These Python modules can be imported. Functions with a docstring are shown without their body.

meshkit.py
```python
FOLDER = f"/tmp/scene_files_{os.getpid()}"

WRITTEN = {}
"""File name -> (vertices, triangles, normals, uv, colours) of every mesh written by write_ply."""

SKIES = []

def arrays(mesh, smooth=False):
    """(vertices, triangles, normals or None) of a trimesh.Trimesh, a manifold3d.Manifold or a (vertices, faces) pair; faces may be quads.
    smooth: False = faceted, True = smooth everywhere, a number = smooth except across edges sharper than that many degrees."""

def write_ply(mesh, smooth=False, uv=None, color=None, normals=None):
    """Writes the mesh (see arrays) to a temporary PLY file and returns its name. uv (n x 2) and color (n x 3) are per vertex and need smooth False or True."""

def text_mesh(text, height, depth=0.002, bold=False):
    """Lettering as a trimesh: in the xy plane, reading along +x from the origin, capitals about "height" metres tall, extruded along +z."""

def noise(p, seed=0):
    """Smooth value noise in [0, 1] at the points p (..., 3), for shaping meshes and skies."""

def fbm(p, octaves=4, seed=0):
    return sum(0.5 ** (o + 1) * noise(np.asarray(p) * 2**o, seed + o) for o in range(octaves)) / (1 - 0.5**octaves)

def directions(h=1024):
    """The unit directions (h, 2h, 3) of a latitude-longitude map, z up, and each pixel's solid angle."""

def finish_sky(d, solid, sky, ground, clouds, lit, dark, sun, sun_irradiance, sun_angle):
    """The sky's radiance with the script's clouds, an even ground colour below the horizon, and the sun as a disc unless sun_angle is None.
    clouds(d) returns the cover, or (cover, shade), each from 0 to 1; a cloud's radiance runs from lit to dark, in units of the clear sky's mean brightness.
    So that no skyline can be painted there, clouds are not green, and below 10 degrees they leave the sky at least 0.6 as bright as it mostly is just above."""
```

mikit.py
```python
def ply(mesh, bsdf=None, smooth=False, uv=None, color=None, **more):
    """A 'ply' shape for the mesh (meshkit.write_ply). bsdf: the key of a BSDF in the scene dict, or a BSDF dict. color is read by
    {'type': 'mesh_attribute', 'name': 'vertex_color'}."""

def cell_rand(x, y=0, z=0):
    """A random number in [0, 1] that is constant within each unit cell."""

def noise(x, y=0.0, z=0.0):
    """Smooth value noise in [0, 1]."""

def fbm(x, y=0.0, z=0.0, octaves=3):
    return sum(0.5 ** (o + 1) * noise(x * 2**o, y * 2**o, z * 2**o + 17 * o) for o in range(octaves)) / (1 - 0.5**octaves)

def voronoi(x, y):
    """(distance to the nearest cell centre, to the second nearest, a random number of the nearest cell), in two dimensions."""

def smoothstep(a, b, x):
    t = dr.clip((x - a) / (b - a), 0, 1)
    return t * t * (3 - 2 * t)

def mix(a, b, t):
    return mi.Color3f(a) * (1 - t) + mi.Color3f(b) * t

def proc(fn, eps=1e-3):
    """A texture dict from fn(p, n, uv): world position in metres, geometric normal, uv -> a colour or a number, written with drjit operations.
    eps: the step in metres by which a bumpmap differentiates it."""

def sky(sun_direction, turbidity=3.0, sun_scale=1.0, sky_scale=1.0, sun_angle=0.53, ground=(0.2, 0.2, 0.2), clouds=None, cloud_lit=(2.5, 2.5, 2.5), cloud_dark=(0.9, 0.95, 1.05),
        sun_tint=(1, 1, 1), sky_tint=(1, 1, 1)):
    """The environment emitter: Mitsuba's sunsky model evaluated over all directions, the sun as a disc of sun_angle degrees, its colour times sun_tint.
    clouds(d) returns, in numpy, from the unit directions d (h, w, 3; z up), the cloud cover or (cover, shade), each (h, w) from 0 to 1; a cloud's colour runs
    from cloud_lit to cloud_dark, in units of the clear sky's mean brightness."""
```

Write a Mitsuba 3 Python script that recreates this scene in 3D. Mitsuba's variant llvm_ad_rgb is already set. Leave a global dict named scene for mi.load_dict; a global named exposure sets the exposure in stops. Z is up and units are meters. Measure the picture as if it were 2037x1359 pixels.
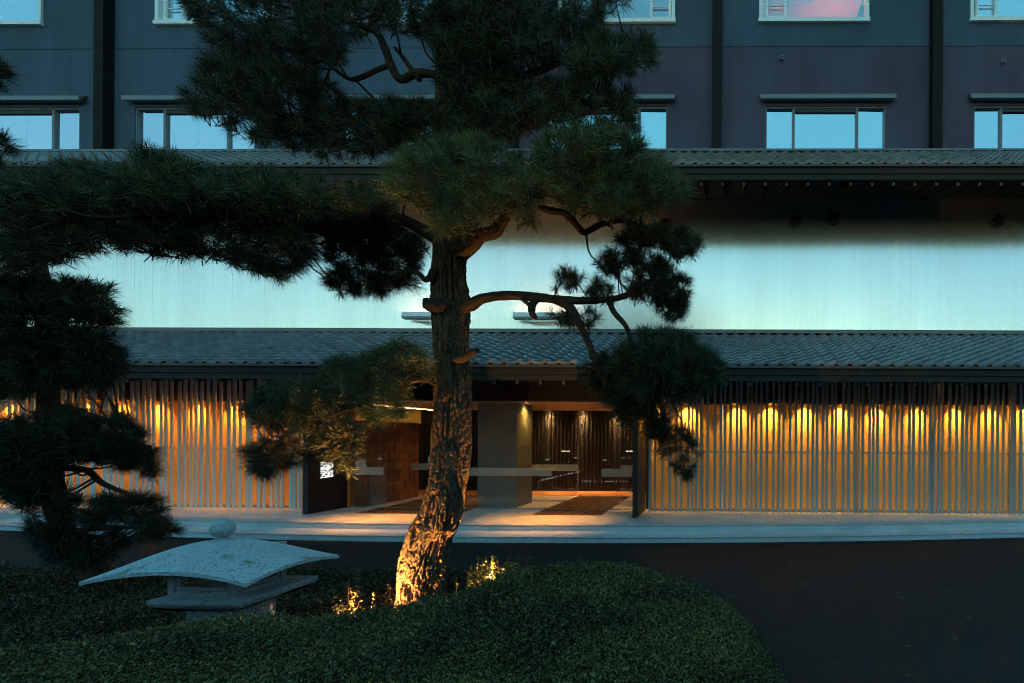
import math, random
import numpy as np, trimesh, drjit as dr, mitsuba as mi
import mikit, meshkit
from mikit import proc, fbm, noise, voronoi, cell_rand, smoothstep, mix
from shapely.geometry import Polygon, Point, box as sbox
import shapely

T = mi.ScalarTransform4f
rng = np.random.default_rng(7)
scene, labels = {}, {}

# ------------------------------------------------------------------ camera, sky, exposure
exposure = 5.0                                # a long dusk exposure
KL = 2.0 ** (1.3 - exposure)                  # all lights are given for exposure 1.3 and scaled down to the dusk level
EYE = 2.15                                    # eye height above the drive
F, PX, PY = 950.0, 1429.0, 870.0              # focal length and principal point in photo pixels (2037 x 1359)
YAW, ROLL = -0.0116, 0.0061
C = np.array([0, 0, EYE])
fw = np.array([math.sin(YAW), math.cos(YAW), 0.0])
r0 = np.array([math.cos(YAW), -math.sin(YAW), 0.0]); u0 = np.array([0, 0, 1.0])
rt = r0 * math.cos(ROLL) + u0 * math.sin(ROLL)
up = u0 * math.cos(ROLL) - r0 * math.sin(ROLL)
scene['camera'] = {'type': 'perspective', 'fov_axis': 'x', 'fov': 2 * math.degrees(math.atan(1018.5 / F)),
                   'principal_point_offset_x': -(PX - 1018.5) / 2037, 'principal_point_offset_y': -(PY - 679.5) / 1359,
                   'near_clip': 0.05, 'far_clip': 500.0,
                   'to_world': T().look_at(origin=C.tolist(), target=(C + fw).tolist(), up=up.tolist())}


def dusk_clouds(d):
    p = d / np.maximum(d[..., 2:3], 0.08)
    a = meshkit.fbm(p * np.array([0.55, 0.55, 0]) + 3.1, 4)
    e = np.clip((np.degrees(np.arcsin(np.clip(d[..., 2], 0, 1))) - 9) / 25, 0, 1)
    return np.clip(0.10 + 0.50 * e * e * (3 - 2 * e) + 0.9 * (a - 0.5), 0.02, 1), np.clip((meshkit.fbm(p * np.array([0.9, 0.9, 0]) + 11.7, 4) - 0.42) * 2.2, 0, 1)


scene['sky_light'] = mikit.sky([-0.05, -1, 0.075], turbidity=3, sun_scale=0.0, sky_scale=6.0 * KL, ground=(0.03, 0.03, 0.03), sky_tint=(0.40, 0.80, 1.15),
                               clouds=dusk_clouds, cloud_lit=(0.42, 1.95, 2.65), cloud_dark=(0.30, 1.3, 2.0))
scene['sky_light']['sampling_weight'] = 14.0


def at(x, y, Y):
    """The point of the vertical plane Y that the photo shows at pixel (x, y)."""
    d = fw + (x - PX) / F * rt - (y - PY) / F * up
    return C + d * (Y / d[1])


def X_(x, Y, y=870):
    return float(at(x, y, Y)[0])


def Z_(y, Y, x=1018):
    return float(at(x, y, Y)[2])


# ------------------------------------------------------------------ helpers
def P(base, rough=0.7, spec=0.3, metal=0.0, two=False, **k):
    b = {'type': 'principled', 'base_color': base if isinstance(base, dict) else {'type': 'rgb', 'value': list(base)}, 'roughness': rough, 'specular': spec, 'metallic': metal, **k}
    return {'type': 'twosided', 'b': b} if two else b


def mat(name, bsdf):
    scene[name] = bsdf
    return name


def tint(c, amp=0.25, f=3.0, oct=3):
    c = [float(x) for x in c]

    def fn(p, n, uv):
        k = fbm(p.x * f, p.y * f, p.z * f, oct)
        return mi.Color3f(*c) * (1 - amp + 2 * amp * k)
    return proc(fn)


def key_of(name, parent=None):
    base = name if parent is None else parent + '__' + name
    k, i = base, 0
    while k in USED:
        i += 1
        k = f'{base}_{i:03d}'
    USED.add(k)
    return k


USED = set()


def thing(name, label, category, group=None):
    k = key_of(name)
    labels[k] = {'label': label, 'category': category}
    if group:
        labels[k]['group'] = group
    return k


def obj(name, mesh, bsdf, parent=None, smooth=False, label=None, kind=None, **more):
    k = key_of(name, parent)
    scene[k] = mikit.ply(mesh, bsdf, smooth=smooth, **more)
    d = {}
    if label:
        d['label'] = label
    if kind:
        d['kind'] = kind
    if d:
        labels[k] = d
    return k


def share(name, first, parent, **extra):
    k = key_of(name, parent)
    scene[k] = {**scene[first], **extra}
    return k


def cat(ms):
    vs, fs, o = [], [], 0
    for m in ms:
        v, f = (m.vertices, m.faces) if hasattr(m, 'vertices') else m
        v, f = np.asarray(v, float), np.asarray(f, int)
        vs.append(v); fs.append(f + o); o += len(v)
    return np.vstack(vs), np.vstack(fs)


BF = np.array([[0, 1, 3], [0, 3, 2], [4, 6, 7], [4, 7, 5], [0, 4, 5], [0, 5, 1], [2, 3, 7], [2, 7, 6], [0, 2, 6], [0, 6, 4], [1, 5, 7], [1, 7, 3]])


def bx(x0, x1, y0, y1, z0, z1):
    return np.array([[x, y, z] for x in (x0, x1) for y in (y0, y1) for z in (z0, z1)], float), BF


def cbx(x0, x1, y0, y1, z0, z1, c=0.008):
    """A box with chamfered edges."""
    pts = []
    for sx in (0, 1):
        for sy in (0, 1):
            for sz in (0, 1):
                b = np.array([(x0, x1)[sx], (y0, y1)[sy], (z0, z1)[sz]], float)
                s = np.array([1 - 2 * sx, 1 - 2 * sy, 1 - 2 * sz]) * c
                for a in range(3):
                    q = b + s
                    q[a] = b[a]
                    pts.append(q)
    h = trimesh.convex.convex_hull(np.array(pts))
    return np.array(h.vertices), np.array(h.faces)


def tube(path, rad, n=10, cap=True):
    p = np.asarray(path, float); r = np.broadcast_to(rad, (len(p),))
    t = np.gradient(p, axis=0); t /= np.linalg.norm(t, axis=1, keepdims=True)
    ref = np.array([0.13, 1.0, 0.07]) if abs(t[:, 1]).max() < 0.9 else np.array([1.0, 0.1, 0.2])
    a = np.cross(t, ref); a /= np.linalg.norm(a, axis=1, keepdims=True)
    b = np.cross(t, a)
    th = np.arange(n) * 2 * np.pi / n
    v = p[:, None] + r[:, None, None] * (np.cos(th)[None, :, None] * a[:, None] + np.sin(th)[None, :, None] * b[:, None])
    i, j = np.meshgrid(np.arange(len(p) - 1), np.arange(n), indexing='ij')
    q = np.stack([i * n + j, i * n + (j + 1) % n, (i + 1) * n + (j + 1) % n, (i + 1) * n + j], -1).reshape(-1, 4)
    f = np.vstack([q[:, [0, 1, 2]], q[:, [0, 2, 3]]])
    v = v.reshape(-1, 3)
    if cap:
        m = len(v)
        v = np.vstack([v, p[0], p[-1]])
        k = np.arange(n)
        e = (len(p) - 1) * n
        f = np.vstack([f, np.stack([np.full(n, m), (k + 1) % n, k], 1), np.stack([np.full(n, m + 1), e + k, e + (k + 1) % n], 1)])
    return v, f


def spline(pts, n):
    """Catmull-Rom through the rows of pts (any number of columns)."""
    p = np.asarray(pts, float)
    p = np.vstack([2 * p[0] - p[1], p, 2 * p[-1] - p[-2]])
    seg = len(p) - 3
    u = np.linspace(0, seg, n); i = np.minimum(u.astype(int), seg - 1); t = (u - i)[:, None]
    a, b, c, d = p[i], p[i + 1], p[i + 2], p[i + 3]
    return 0.5 * (2 * b + (c - a) * t + (2 * a - 5 * b + 4 * c - d) * t**2 + (3 * b - a - 3 * c + d) * t**3)


def lathe(profile, n=32):
    m = trimesh.creation.revolve(np.asarray(profile, float), sections=n)
    if m.volume < 0:
        m.invert()
    return np.array(m.vertices), np.array(m.faces)


def moved(m, loc=(0, 0, 0), rot=None):
    v = np.asarray(m[0], float)
    if rot is not None:
        v = v @ np.asarray(rot).T
    return v + np.asarray(loc), m[1]


def wall_plate(x0, x1, z0, z1, y0, y1, holes=()):
    """An upright plate in the xz plane with rectangular holes."""
    g = sbox(x0, z0, x1, z1)
    for h in holes:
        g = g.difference(sbox(*h))
    out = []
    for q in getattr(g, 'geoms', [g]):
        if q.area < 1e-4:
            continue
        m = trimesh.creation.extrude_polygon(q, y1 - y0, engine='earcut')
        v = np.array(m.vertices)
        out.append((np.stack([v[:, 0], y1 - v[:, 2], v[:, 1]], 1), np.array(m.faces)))
    return cat(out)


def rgb(*c):
    return {'type': 'rgb', 'value': list(c)}


def lit(*c):
    return rgb(*(np.asarray(c, float) * KL).tolist())


WARM = np.array([1.0, 0.50, 0.09])


def spot(name, pos, target, inten, cut=60, beam=20, color=WARM, weight=1.0):
    upv = [0, 1, 0] if abs(target[0] - pos[0]) + abs(target[1] - pos[1]) < 0.05 * abs(target[2] - pos[2]) + 0.02 else [0, 0, 1]
    scene[name] = {'type': 'spot', 'to_world': T().look_at(origin=list(map(float, pos)), target=list(map(float, target)), up=upv),
                   'intensity': lit(*(np.asarray(color) * inten).tolist()), 'cutoff_angle': float(cut), 'beam_width': float(beam), 'sampling_weight': weight}


def ordinal(i):
    return ['first', 'second', 'third', 'fourth', 'fifth', 'sixth', 'seventh', 'eighth', 'ninth', 'tenth', 'eleventh', 'twelfth', 'thirteenth', 'fourteenth', 'fifteenth', 'sixteenth'][i]


# ------------------------------------------------------------------ materials
def stucco(c, seed):
    def fn(p, n, uv):
        k = fbm(p.x * 0.9 + seed, p.z * 0.5, 0.0, 4)
        s = fbm(p.x * 7 + seed, p.z * 0.6, 3.0, 3)
        g = noise(p.x * 60, p.y * 60, p.z * 60)
        return mi.Color3f(*c) * (0.62 + 0.45 * k + 0.22 * s + 0.10 * g)
    return {'type': 'bumpmap', 'arbitrary': proc(lambda p, n, uv: fbm(p.x * 45, p.z * 45, p.y * 45, 3), 4e-3), 'scale': 0.006,
            'bsdf': {'type': 'principled', 'base_color': proc(fn), 'roughness': 0.75, 'specular': 0.25}}


mat('m_wall_teal', stucco((0.056, 0.086, 0.130), 0))
mat('m_wall_purple', stucco((0.074, 0.062, 0.098), 5))
mat('m_pilaster', P(tint((0.016, 0.013, 0.012), 0.3, 2), 0.7, 0.12))
mat('m_white_frame', P((0.78, 0.80, 0.80), 0.35, 0.5))
mat('m_dark_frame', P((0.035, 0.033, 0.035), 0.45, 0.4))
mat('m_mid_frame', P((0.16, 0.16, 0.18), 0.4, 0.4))
mat('m_hood', P((0.17, 0.17, 0.18), 0.45, 0.5))
mat('m_room', P((0.06, 0.06, 0.06), 0.9, 0.1, two=True))
mat('m_blind', P(tint((0.85, 0.83, 0.78), 0.05, 4), 0.9, 0.1, two=True))
mat('m_room_warm', P((0.7, 0.45, 0.36), 0.9, 0.1, two=True))
COAT = {'type': 'conductor', 'material': 'none', 'specular_reflectance': rgb(0.92, 0.95, 0.97)}
mat('m_reflective_glass', {'type': 'blendbsdf', 'weight': 0.80, 'a': {'type': 'thindielectric', 'int_ior': 1.5}, 'b': {'type': 'twosided', 'b': COAT}})
mat('m_room_glass', {'type': 'blendbsdf', 'weight': 0.42, 'a': {'type': 'thindielectric', 'int_ior': 1.5}, 'b': {'type': 'twosided', 'b': COAT}})
mat('m_glass', {'type': 'thindielectric', 'int_ior': 1.5})
mat('m_frosted', {'type': 'blendbsdf', 'weight': 0.5, 'a': {'type': 'thindielectric', 'int_ior': 1.3}, 'b': P((0.62, 0.64, 0.56), 0.6, 0.2, two=True)})
mat('m_sticker', P((0.8, 0.8, 0.78), 0.6, 0.2, two=True))


def clad(p, n, uv):
    k = cell_rand(dr.floor(p.x / 0.052))
    s = noise(p.x * 3.3, p.z * 0.25)
    return mi.Color3f(0.90, 0.95, 0.96) * (0.88 + 0.05 * k + 0.10 * s)


mat('m_clad', {'type': 'blendbsdf', 'weight': 0.10,
               'a': {'type': 'twosided', 'b': {'type': 'roughconductor', 'material': 'none', 'distribution': 'ggx', 'alpha_u': 0.16, 'alpha_v': 0.035, 'specular_reflectance': proc(clad)}},
               'b': P((0.75, 0.75, 0.74), 0.8, 0.2, two=True)})


def tile_c(p, n, uv):
    k = cell_rand(dr.floor(p.x / 0.265 + 0.0), dr.floor(p.y / 0.235))
    g = fbm(p.x * 9, p.y * 9, p.z * 9, 3)
    return mi.Color3f(0.16, 0.165, 0.18) * (0.62 + 0.5 * k * 0.8 + 0.45 * g)


mat('m_tile', P(proc(tile_c), 0.38, 0.6))
mat('m_ridge', P(tint((0.13, 0.14, 0.15), 0.25, 3), 0.45, 0.5))
mat('m_gutter', P(tint((0.055, 0.055, 0.056), 0.2, 3), 0.55, 0.4))
mat('m_fascia', P(tint((0.030, 0.028, 0.026), 0.3, 4), 0.75, 0.2))
mat('m_soffit', P(tint((0.022, 0.020, 0.018), 0.3, 4), 0.8, 0.2))
mat('m_rafter_end', P((0.10, 0.10, 0.10), 0.6, 0.3))
mat('m_slat', P(tint((0.34, 0.42, 0.45), 0.08, 2), 0.45, 0.4))
mat('m_slat_skylit', P(tint((0.62, 0.72, 0.76), 0.08, 2), 0.45, 0.4))  # left slats: base colour raised to carry the sky light on them
mat('m_rail', P((0.30, 0.30, 0.31), 0.4, 0.5))


def warm_wall(c):
    def fn(p, n, uv):
        k = fbm(p.x * 2.2, p.z * 0.5, 0.0, 3)
        s = noise(p.x * 40, p.z * 1.2)
        return mi.Color3f(*c) * (0.72 + 0.4 * k + 0.12 * s)
    return P(proc(fn), 0.5, 0.4)


WW = [mat(f'm_warm_wall_{i}', warm_wall(c)) for i, c in enumerate([(0.62, 0.40, 0.15), (0.56, 0.37, 0.13), (0.66, 0.43, 0.17)])]
mat('m_warm_left', warm_wall((0.66, 0.36, 0.10)))
mat('m_black_wall', P(tint((0.018, 0.018, 0.018), 0.3, 2), 0.5, 0.4))
mat('m_stucco_grey', P(tint((0.17, 0.18, 0.16), 0.22, 2.2, 4), 0.8, 0.2))
mat('m_brown_wall', P(tint((0.17, 0.085, 0.045), 0.25, 2.5), 0.6, 0.3))
mat('m_stone_block', P(tint((0.21, 0.125, 0.07), 0.25, 4), 0.6, 0.3))
mat('m_ceiling', P((0.34, 0.24, 0.17), 0.8, 0.2, two=True))
mat('m_cove_wall', P((0.62, 0.50, 0.18), 0.8, 0.2))
mat('m_rib', P(tint((0.014, 0.010, 0.008), 0.2, 3), 0.5, 0.3))


def granite(c, f=170.0, dark=0.55):
    def fn(p, n, uv):
        a = noise(p.x * f, p.y * f, p.z * f)
        b = noise(p.x * f * 0.45 + 9, p.y * f * 0.45, p.z * f * 0.45)
        k = fbm(p.x * 1.4, p.y * 1.4, p.z * 1.4, 3)
        sp = smoothstep(0.62, 0.80, a) * dark
        li = smoothstep(0.60, 0.85, b) * 0.35
        return mi.Color3f(*c) * (1 - sp + li) * (0.78 + 0.44 * k)
    return proc(fn)


mat('m_curb', P(granite((0.52, 0.53, 0.56), 160, 0.4), 0.6, 0.3))
mat('m_paving', P(granite((0.62, 0.62, 0.63), 120, 0.2), 0.17, 0.5))


def mat_c(p, n, uv):
    s = noise(p.x * 26, p.y * 1.5)
    return mi.Color3f(0.105, 0.060, 0.036) * (0.6 + 0.8 * s)


mat('m_mat', P(proc(mat_c), 0.8, 0.2))
mat('m_wood_floor', P(tint((0.42, 0.20, 0.08), 0.2, 3), 0.35, 0.4))


def asphalt(p, n, uv):
    a = noise(p.x * 140, p.y * 140)
    b = fbm(p.x * 0.7, p.y * 0.7, 2.0, 4)
    sp = smoothstep(0.965, 0.99, noise(p.x * 31 + 5, p.y * 31))
    return mi.Color3f(0.016, 0.0138, 0.0125) * (0.55 + 0.5 * a + 0.45 * b) + mi.Color3f(0.10) * sp


mat('m_asphalt', {'type': 'bumpmap', 'arbitrary': proc(lambda p, n, uv: noise(p.x * 120, p.y * 120), 2e-3), 'scale': 0.003,
                  'bsdf': {'type': 'principled', 'base_color': proc(asphalt), 'roughness': 0.75, 'specular': 0.2}})
mat('m_soil', P(tint((0.020, 0.015, 0.010), 0.4, 6), 0.95, 0.1))


def lantern_stone(p, n, uv):
    a = noise(p.x * 130, p.y * 130, p.z * 130)
    b = noise(p.x * 260 + 4, p.y * 260, p.z * 260)
    k = fbm(p.x * 3.0, p.y * 3.0, p.z * 3.0, 4)
    moss = smoothstep(0.60, 0.72, fbm(p.x * 6 + 7, p.y * 6, p.z * 6, 4)) * smoothstep(0.0, 0.5, n.z)
    c = mi.Color3f(0.42, 0.43, 0.46) * (0.72 + 0.5 * k) * (1 - 0.55 * smoothstep(0.6, 0.75, a)) * (1 - 0.3 * smoothstep(0.65, 0.8, b))
    return c * (1 - 0.7 * moss) + mi.Color3f(0.10, 0.095, 0.035) * 0.7 * moss



def shaded_stone(p, n, uv):  # lantern body: shade under the roof put into the colour, plus uneven weathering
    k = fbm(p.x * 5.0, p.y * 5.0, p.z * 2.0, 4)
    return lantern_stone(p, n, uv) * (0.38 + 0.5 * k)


mat('m_lantern_shaded', P(proc(shaded_stone), 0.9, 0.15))
mat('m_lantern', {'type': 'bumpmap', 'arbitrary': proc(lambda p, n, uv: noise(p.x * 90, p.y * 90, p.z * 90), 3e-3), 'scale': 0.004,
                  'bsdf': {'type': 'principled', 'base_color': proc(lantern_stone), 'roughness': 0.85, 'specular': 0.2}})


def bark(p, n, uv):
    k = fbm(p.x * 14, p.y * 14, p.z * 5, 4)
    g = noise(p.x * 70, p.y * 70, p.z * 40)
    return mix((0.026, 0.016, 0.011), (0.14, 0.088, 0.055), k) * (0.75 + 0.5 * g)


mat('m_bark', {'type': 'bumpmap', 'arbitrary': proc(lambda p, n, uv: fbm(p.x * 45, p.y * 45, p.z * 22, 3), 3e-3), 'scale': 0.018,
               'bsdf': {'type': 'principled', 'base_color': proc(bark), 'roughness': 0.9, 'specular': 0.15}})
mat('m_bark_dark', P(tint((0.040, 0.027, 0.020), 0.5, 14, 4), 0.9, 0.1))
mat('m_twig', P((0.060, 0.040, 0.028), 0.9, 0.1))
VC = {'type': 'mesh_attribute', 'name': 'vertex_color'}
mat('m_needle', P(VC, 0.5, 0.3, two=True))
mat('m_leaf', P(VC, 0.42, 0.3, two=True))
mat('m_lamp_metal', P((0.04, 0.04, 0.04), 0.4, 0.5, 0.6))
mat('m_steel', P((0.55, 0.56, 0.58), 0.35, 0.5, 0.7))
mat('m_sign_black', P((0.012, 0.012, 0.012), 0.4, 0.4))

# ------------------------------------------------------------------ ground
YE, ZP = 12.1, 0.24                          # slat line, platform height
EC, ER = np.array([-5.2, 0.0]), 72.0


def edge_y(X, off=0.0):
    """Plan curve of the step edges, a gentle arc."""
    return 9.54 + off + (ER - math.sqrt(ER**2 - (X - EC[0])**2))


k = obj('drive', (np.array([[-120, -120, 0], [120, -120, 0], [120, 120, 0], [-120, 120, 0.0]]), np.array([[0, 1, 2], [0, 2, 3]])), 'm_asphalt')
labels[k] = {'kind': 'structure', 'label': 'dark asphalt drive between the planted bed and the entrance steps'}

ter = key_of('terrace')
xs = np.arange(-26, 16, 0.9)
top, bas = [], []


def ribbon(xs, o0, o1, z0, z1, y1=None, gap=0.0, n=2):
    """A block following the edge curve: offsets o0 to o1 (or to the line y1), heights z0 to z1."""
    u = np.linspace(xs[0] + gap, xs[1] - gap, n)
    a = np.array([[x, edge_y(x, o0)] for x in u]); b = np.array([[x, y1 if y1 is not None else edge_y(x, o1)] for x in u])
    v = np.vstack([np.c_[a, np.full(n, z0)], np.c_[b, np.full(n, z0)], np.c_[a, np.full(n, z1)], np.c_[b, np.full(n, z1)]])
    A, B, Ct, D = 0, n, 2 * n, 3 * n
    f = []
    for i in range(n - 1):
        for q in ([A + i, A + i + 1, Ct + i + 1, Ct + i], [Ct + i, Ct + i + 1, D + i + 1, D + i], [B + i + 1, B + i, D + i, D + i + 1]):
            f += [[q[0], q[1], q[2]], [q[0], q[2], q[3]]]
    for i in (0, n - 1):
        q = [A + i, Ct + i, D + i, B + i] if i == 0 else [A + i, B + i, D + i, Ct + i]
        f += [[q[0], q[1], q[2]], [q[0], q[2], q[3]]]
    return v, np.array(f)


scene[ter] = mikit.ply(cat([ribbon((-26, 16), 0.04, 0, 0.001, 0.108, y1=10.8, n=40), ribbon((-26, 16), 0.70, 0, 0.002, ZP - 0.012, y1=20, n=40)]), 'm_curb')
labels[ter] = {'kind': 'structure', 'label': 'pale granite terrace with two shallow steps in front of the building'}
for row, (o, z0, z1, sh) in enumerate([(0.0, 0.003, 0.12, 0.0), (0.655, 0.122, ZP, 0.4)]):
    for x in np.arange(-16.9, 8.2, 0.9) + sh:
        dz = rng.uniform(-0.002, 0.002)
        oo, zz1 = o + rng.uniform(-0.003, 0.003), z1 + dz
        obj('curb_stone', cat([ribbon((x, x + 0.9), oo, o + 0.31, z0, zz1 - 0.030, gap=0.004), ribbon((x, x + 0.9), oo + 0.03, o + 0.31, zz1 - 0.030, zz1 - 0.014, gap=0.004), ribbon((x, x + 0.9), oo - 0.006, o + 0.31, zz1 - 0.014, zz1, gap=0.004)]), 'm_curb', ter)
# treads and paving slabs
for x in np.arange(-16.9, 8.2, 0.9):
    obj('tread_slab', ribbon((x, x + 0.9), 0.314, 0.70, 0.1, 0.118 + rng.uniform(0, 0.002), gap=0.002), 'm_paving', ter)
for rowi in range(2):
    y0 = 0.97 + 0.5 * rowi
    for x in np.arange(-17.35, 8.2, 0.9) + 0.45 * rowi:
        obj('paving_slab', ribbon((x, x + 0.9), y0 + 0.002, y0 + 0.498, 0.15, ZP + rng.uniform(-0.001, 0.0015), gap=0.0015), 'm_paving', ter)
obj('paving_field', cat([ribbon((-20, 10), 1.972, 0, 0.15, ZP - 0.001, y1=16.4, n=30)]), 'm_paving', ter)

# garden trees behind the viewer, which the entrance glass mirrors
gx, gz = np.meshgrid(np.linspace(-48, 40, 180), np.linspace(0, 1, 26), indexing='ij')
hh = 3.4 + 2.6 * meshkit.fbm(np.stack([gx * 0.16, gx * 0, gx * 0], -1), 4, 31)
bulge = 2.6 * np.sqrt(np.clip(1 - (2 * gz - 0.9)**2, 0, 1)) + 2.0 * (meshkit.fbm(np.stack([gx * 0.5, gz * 5, gx * 0], -1), 4, 32) - 0.5)
v = np.stack([gx, -11 + bulge, gz * hh], -1).reshape(-1, 3)
i, j = np.meshgrid(np.arange(179), np.arange(25), indexing='ij')
q = np.stack([i * 26 + j, (i + 1) * 26 + j, (i + 1) * 26 + j + 1, i * 26 + j + 1], -1).reshape(-1, 4)
k = obj('far_trees', (np.vstack([v, v - [0, 6, 0]]), np.vstack([q[:, [0, 2, 1]], q[:, [0, 3, 2]], q[:, [0, 1, 2]] + len(v), q[:, [0, 2, 3]] + len(v)])), mat('m_far_tree', P(tint((0.03, 0.035, 0.02), 0.5, 2), 0.9, 0.1)))
labels[k] = {'kind': 'stuff', 'label': 'dark belt of garden trees behind the viewpoint'}

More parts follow.
